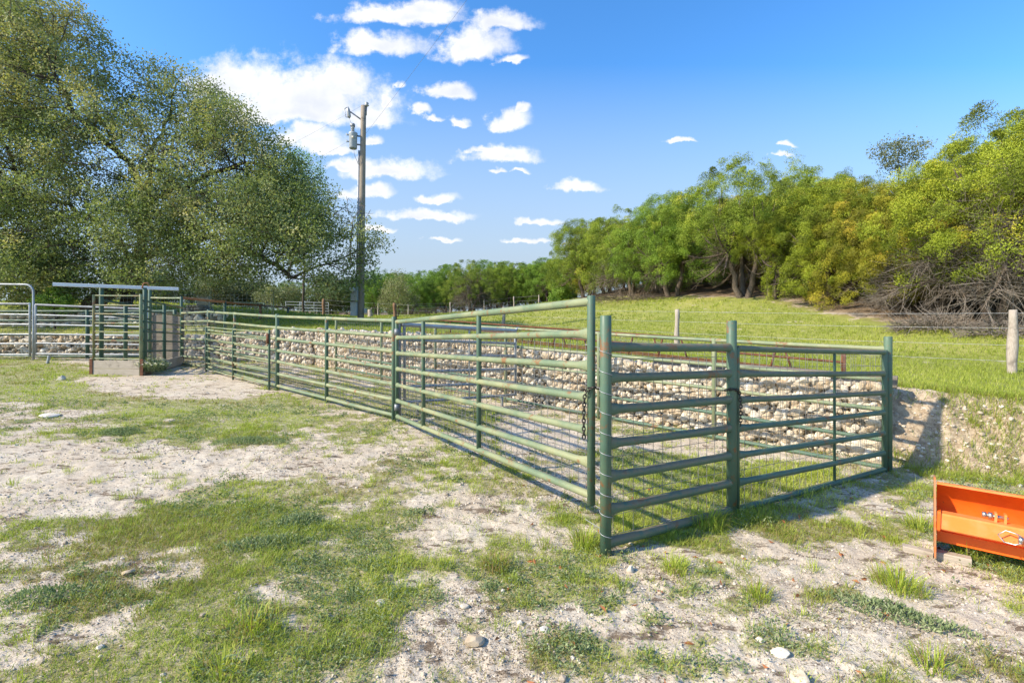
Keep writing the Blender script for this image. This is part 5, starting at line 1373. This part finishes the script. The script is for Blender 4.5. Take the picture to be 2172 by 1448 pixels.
# ------------------------------------------------------------------ ground plants
def in_view(x, y, m=.12): return (np.abs(x / np.maximum(y, .1)) < 1.035 + m) & (y > 2.2)
def scatter(n, y0, y1, power=1.0):
    """random ground points between two distances, even per square metre"""
    y = np.sqrt(rng.uniform(y0 ** 2, y1 ** 2, n)); x = y * rng.uniform(-1.15, 1.15, n); return x, y
def clumpy(x, y, spread, k):
    """k followers round each point"""
    n = len(x); xs = np.repeat(x, k) + rng.normal(0, spread, n * k); ys = np.repeat(y, k) + rng.normal(0, spread, n * k); return xs, ys
def put(x, y): return np.column_stack([x, y, H(x, y) - .004])

def yard_grass():
    mb = MB()
    for y0, y1, n, k, L, W in ((2.2, 4.5, 26000, 8, .042, .0031), (4.5, 8.5, 20000, 8, .050, .0046), (8.5, 17.0, 34000, 6, .062, .008)):
        x, y = scatter(n, y0, y1); v, c, up, wd = veg(x, y)
        kp = (rng.uniform(size=n) < np.maximum(v * .95, .05)) & (up < .3); x, y, c = x[kp], y[kp], c[kp]
        kind = vnoise(x * 1.2 + 9, y * 1.2, 91) ; hgt = .55 + .9 * vnoise(x * 2.3, y * 2.3, 95) ** 2 * 1.6
        xs, ys = clumpy(x, y, .028, k); m = len(xs); hg = np.repeat(hgt, k); kd = np.repeat(kind, k)
        tall = np.where((ys > 3.9) & (ys < 7.2) & (xs > .9) & (xs < 4.2) & in_poly(xs, ys, G([(1300,950),(1850,1000),(1900,1010),(1640,1110),(1300,1160)])), 2.0, 1.0)
        mb.blades(put(xs, ys), rng.uniform(0, 6.28, m), rng.uniform(.5, 1.75, m), L * hg * tall * rng.uniform(.5, 1.5, m), W * rng.uniform(.7, 1.3, m) * np.ones(m),
                  np.clip(.12 + .72 * kd + np.where(tall > 1.5, .2, 0) + rng.normal(0, .17, m), 0, 1))
    # small tufts breaking up the bare ground
    x, y = scatter(2600, 2.3, 8.0); v, c, up, wd = veg(x, y)
    kp = (rng.uniform(size=len(x)) < np.clip(.12 + .8 * c * (c > .15), 0, .75)) & (up < .3) & (fbm(x * 2.0, y * 3.0, 3, 64) > .44); x, y = x[kp], y[kp]
    k = 42; n = len(x); xs, ys = clumpy(x, y, .030, k); m = len(xs); az = np.arctan2(ys - np.repeat(y, k), xs - np.repeat(x, k)); sz = np.repeat(rng.uniform(.45, 1.35, n), k)
    mb.blades(put(xs, ys), az + rng.normal(0, .6, m), np.clip(rng.normal(.8, .35, m), .1, 1.6), .075 * sz * rng.uniform(.5, 1.3, m), .0036 * np.ones(m), np.clip(np.repeat(rng.uniform(.3, .8, n), k) + rng.normal(0, .16, m), 0, 1))
    o = mb.build('yard_grass', MAT['grass'], None, False); tag(o, 'short patchy grass growing over the pale yard', 'grass', kind='stuff')
yard_grass()
def yard_weeds():
    """low broad weeds: little leafy rosettes and soft silver-green mats"""
    mb = MB()
    for y0, y1, n, k, L, W in ((2.2, 4.5, 5200, 16, .022, .010), (4.5, 9, 5200, 14, .030, .014)):
        x, y = scatter(n, y0, y1); v, c, up, wd = veg(x, y)
        kp = (rng.uniform(size=n) < v * .8) & (up < .3) & (vnoise(x * 1.6, y * 1.6, 71) > .42); x, y = x[kp], y[kp]
        xs, ys = clumpy(x, y, .03, k); m = len(xs); P = put(xs, ys); hh = np.repeat(rng.uniform(.01, .045, len(x)) * (1 + 1.4 * (vnoise(x * 2.4, y * 2.4, 73) > .68)), k)
        P[:, 2] += hh * rng.uniform(0, 1, m) + .004
        D = rng.normal(0, 1, (m, 3)); D[:, 2] = np.abs(D[:, 2]) * .6 + .1
        mb.leaves(P, D, L * rng.uniform(.6, 1.5, m), W * rng.uniform(.6, 1.3, m), np.clip(np.repeat(rng.uniform(.1, .8, len(x)), k) + rng.normal(0, .15, m), 0, 1), .1)
    o = mb.build('yard_weeds', MAT['weed'], None, False); tag(o, 'low silvery green weeds spread between the bare patches', 'weeds', kind='stuff')
yard_weeds()
def yard_litter():
    mb = MB()
    for y0, y1, n, L in ((2.2, 5, 120000, .014), (5, 11, 80000, .026)):
        x, y = scatter(n, y0, y1); v, c, up, wd = veg(x, y)
        edge = np.exp(-((c - .38) / .25) ** 2)
        streak = smooth(.5, .66, fbm(x * 1.1, y * 3.0, 4, 61))
        kp = (rng.uniform(size=n) < (.25 * edge + .75 * streak * (c > .12)) * (v < .75)) & (up < .3); x, y = x[kp], y[kp]
        m = len(x); P = put(x, y); P[:, 2] += .006
        D = rng.normal(0, 1, (m, 3)); D[:, 2] = np.abs(D[:, 2]) * .25
        mb.leaves(P, D, L * rng.uniform(.4, 1.6, m), L * rng.uniform(.12, .35, m), np.clip(rng.beta(1.3, 2.6, m), 0, .9), .05)
    # a few curled red-brown oak leaves
    x, y = scatter(240, 2.3, 5.5); kp = (x > -.2); x, y = x[kp], y[kp]; m = len(x); P = put(x, y); P[:, 2] += .012
    D = rng.normal(0, 1, (m, 3)); D[:, 2] = np.abs(D[:, 2]) * .3
    mb.leaves(P, D, .045 * rng.uniform(.7, 1.3, m), .022, np.ones(m), .18)
    o = mb.build('plant_litter', MAT['thatch'], None, False); tag(o, 'dry brown stalks and fallen leaves strewn over the caliche', 'plant litter', kind='stuff')
yard_litter()
def gravel():
    mb = MB(); P, S = [], []
    for y0, y1, n, r0, r1 in ((2.2, 4.5, 15000, .003, .011), (4.5, 9, 12000, .005, .015), (9, 16, 3600, .010, .028), (2.3, 7, 520, .012, .026)):
        x, y = scatter(n, y0, y1); v, c, up, wd = veg(x, y)
        kp = (rng.uniform(size=n) < .35 + .65 * (1 - v)) & (up < .3) & ((vnoise(x * 1.5, y * 1.5, 15) > .4) | (rng.uniform(size=n) < .25)); x, y = x[kp], y[kp]
        s = r0 + (r1 - r0) * rng.uniform(0, 1, len(x)) ** 2.2; P.append(np.column_stack([x, y, H(x, y) + s * .15])); S.append(s)
    add_rocks(mb, np.concatenate(P), np.concatenate(S), PEBS, .75)
    x = rng.uniform(4.8, 8, 5200); y = rng.uniform(4.4, 7, 5200); s, i = edge_s(x, y); kp = (i < 5) & (s > -.4) & (s < .5); x, y = x[kp], y[kp]
    sr = .005 + .030 * rng.uniform(0, 1, len(x)) ** 3; add_rocks(mb, np.column_stack([x, y, H(x, y) + sr * .2]), sr, PEBS, .8)
    o = mb.build('gravel', MAT['pebble'], None, False); tag(o, 'loose pale limestone gravel and pebbles over the yard', 'gravel', kind='stuff')
gravel()
def bank_plants():
    mb = MB()
    x = rng.uniform(4.8, 8.2, 6500); y = rng.uniform(4.4, 7.2, 6500); s, i = edge_s(x, y)
    kp = (i < 5) & (s > -.45) & (s < .95) & (fbm(x * 2.2, y * 2.2, 3, 88) + .17 * (s < .08) > .63); x, y = x[kp], y[kp]
    xs, ys = clumpy(x, y, .03, 9); m = len(xs)
    mb.blades(put(xs, ys), rng.uniform(0, 6.28, m), rng.uniform(.2, 1.2, m), .09 * rng.uniform(.5, 1.6, m), .0045 * np.ones(m), np.clip(rng.normal(.45, .2, m), 0, 1))
    o = mb.build('bank_grass', MAT['grass'], None, False); tag(o, 'thin grass clinging to the cut earth bank at the right', 'grass', kind='stuff')
bank_plants()
def meadow_grass():
    mb = MB()
    for y0, y1, n, k, L, W in ((5.5, 12, 16000, 6, .085, .007), (12, 22, 24000, 5, .10, .013), (22, 46, 26000, 4, .13, .028)):
        x, y = scatter(n, y0, y1); s, i = edge_s(x, y); wd = wood_s(x, y)
        kp = (s > .5) & (wd < .3); x, y = x[kp], y[kp]
        xs, ys = clumpy(x, y, .06, k); m = len(xs)
        mb.blades(put(xs, ys), rng.uniform(0, 6.28, m), rng.uniform(.2, 1.2, m), L * rng.uniform(.5, 1.3, m), W * np.ones(m), np.clip(.25 + .6 * fbm(xs * .4, ys * .4, 4, 19) + rng.normal(0, .17, m), 0, 1))
    o = mb.build('meadow_grass', MAT['meadow'], None, False); tag(o, 'bright mown meadow grass above the stone wall', 'grass', kind='stuff')
meadow_grass()

# single tufts one can point to
def tuft(px, py, r, h, n, label, tint=.62, dry=0, lean=1.0, name='grass_tuft', mat='grass'):
    c = g(px, py); t_ = MB()
    n = int(n * .9); a = rng.uniform(0, 6.28, n); rr_ = r * rng.uniform(0, 1, n) ** .8 * .55; dry = max(dry, n // 9); x, y = c[0] + rr_ * np.cos(a), c[1] + rr_ * np.sin(a)
    tv = np.clip(rng.normal(tint, .13, n), 0, 1)
    if dry: tv[:dry] = rng.uniform(0, .15, dry)
    z = Hs(c[0], c[1])
    t_.blades(np.column_stack([x, y, H(x, y) - .005]), a + rng.normal(0, .5, n), np.clip(rng.normal(.75, .38, n) * lean, .05, 1.5), h * rng.uniform(.55, 1.25, n), .0048 * rng.uniform(.7, 1.3, n), tv)
    root = bpy.data.objects.new('_', None); root.location = (c[0], c[1], z)
    o = t_.build(name, MAT[mat], root, False); bpy.data.objects.remove(root); o.parent = None; o.location = (c[0], c[1], z)
    tag(o, label, 'grass', 'grass tufts standing out on the yard')
tuft(1500, 1118, .26, .22, 420, 'tall fresh grass tuft pushing through the bottom rail left of the middle post', .6)
tuft(1240, 1152, .20, .17, 320, 'lush green tuft just left of the near corner post', .68)
tuft(1905, 1248, .26, .16, 420, 'spiky lime green tuft on the bare caliche in front of the orange blade', .62)
tuft(1605, 1268, .17, .12, 220, 'ragged grass tuft lower left of the spiky tuft', .55, 40)
tuft(1430, 1205, .16, .12, 240, 'small bright tuft right of the near corner post foot', .7)
tuft(530, 1335, .30, .10, 420, 'yellow grass clump with a dry brown heart at lower left', .7, 110)
tuft(470, 1420, .24, .10, 230, 'thin yellow green tuft at the bottom left edge', .8)
tuft(1050, 1205, .18, .10, 260, 'brown topped tuft below the bare circle', .35, 120)
tuft(1980, 1420, .16, .13, 170, 'sprawling thin tuft at the bottom right', .6, 30)
tuft(2060, 1182, .20, .17, 330, 'dark grass growing under the orange blade', .5)
tuft(1950, 1120, .20, .15, 260, 'long grass left of the orange side plate', .6)
tuft(2130, 1180, .20, .17, 300, 'tall grass blades below the orange cutting edge', .6)
def mat_weed(px, py, rx, ry, rot, label, n=1700):
    c = g(px, py); z = Hs(*c); n = int(n * .8); a = rng.uniform(0, 6.28, n); r = rng.uniform(0, 1, n) ** .7 * (.75 + .35 * vnoise(np.cos(a) * 1.9 + px, np.sin(a) * 1.9 + py, 3))
    u, v = rx * r * np.cos(a), ry * r * np.sin(a); u, v = u * 1.25 + rng.normal(0, .012, n), v * 1.25 + rng.normal(0, .012, n); x = c[0] + u * math.cos(rot) - v * math.sin(rot); y = c[1] + u * math.sin(rot) + v * math.cos(rot)
    P = np.column_stack([x, y, H(x, y) + .055 * (1 - r ** 2) * rng.uniform(.1, 1, n)]) - [c[0], c[1], z]
    D = rng.normal(0, .7, (n, 3)); D[:, 2] = np.abs(D[:, 2]) + .5
    mb = MB(); mb.leaves(P, D, .032 * rng.uniform(.6, 1.4, n), .010 * rng.uniform(.7, 1.3, n), np.clip(rng.normal(.6, .25, n), 0, 1), .1)
    o = mb.build('weed_mat', MAT['weed'], None, False); o.location = (c[0], c[1], z); tag(o, label, 'weeds', 'silvery weed mats on the yard')
mat_weed(1895, 1305, .33, .09, -.55, 'long silvery weed mat on the bare ground at lower right', 1250)
mat_weed(105, 1268, .22, .10, .3, 'green weed mat at the lower left edge', 800)
mat_weed(560, 1160, .28, .10, .2, 'broad grey green weed mat left of centre', 1100)
mat_weed(630, 1110, .16, .10, .2, 'dark bushy weed above the broad weed mat', 1300)
mat_weed(530, 938, .42, .16, .1, 'green weed strip at the back edge of the bare track', 1900)
mat_weed(255, 918, .22, .16, .1, 'dark green weed clump behind the left end of the bare track', 2200)

# single rocks
def rock(px, py, r, label, flat=.7):
    c = g(px, py); z = Hs(*c); mb = MB(); add_rocks(mb, np.array([[0, 0, r * .3 * flat]]), np.array([[r * 1.15, r, r * .9]]), rock_variants(1, 3, 12, .55, .9), flat)
    o = mb.build('rock', MAT['limestone'], None, False); o.location = (c[0], c[1], z); tag(o, label, 'rock', 'limestone rocks lying on the yard')
rock(1004, 1358, .055, 'largest crumbly white rock at the bottom centre')
rock(1338, 1205, .030, 'upright pale rock in front of the near corner post', 1.1)
rock(808, 1280, .032, 'round white rock left of the bottom centre gravel')
rock(1655, 1385, .050, 'flat white slab at the bottom right of centre', .4)
rock(107, 882, .16, 'flat white slab in the grass at the left edge', .25)
rock(275, 1215, .05, 'pale rock beside the lower left bare strip', .5)
rock(985, 1285, .030, 'small white rock above the largest crumbly one')
rock(1155, 1335, .030, 'small pale rock right of the largest crumbly one')
rock(1700, 1445, .06, 'pale rock cut by the bottom edge right of centre', .5)
rock(130, 805, .11, 'pale rock in the lush grass left of the chute', .7)
rock(360, 895, .10, 'flat pale rocks in the grass behind the bare track', .3)
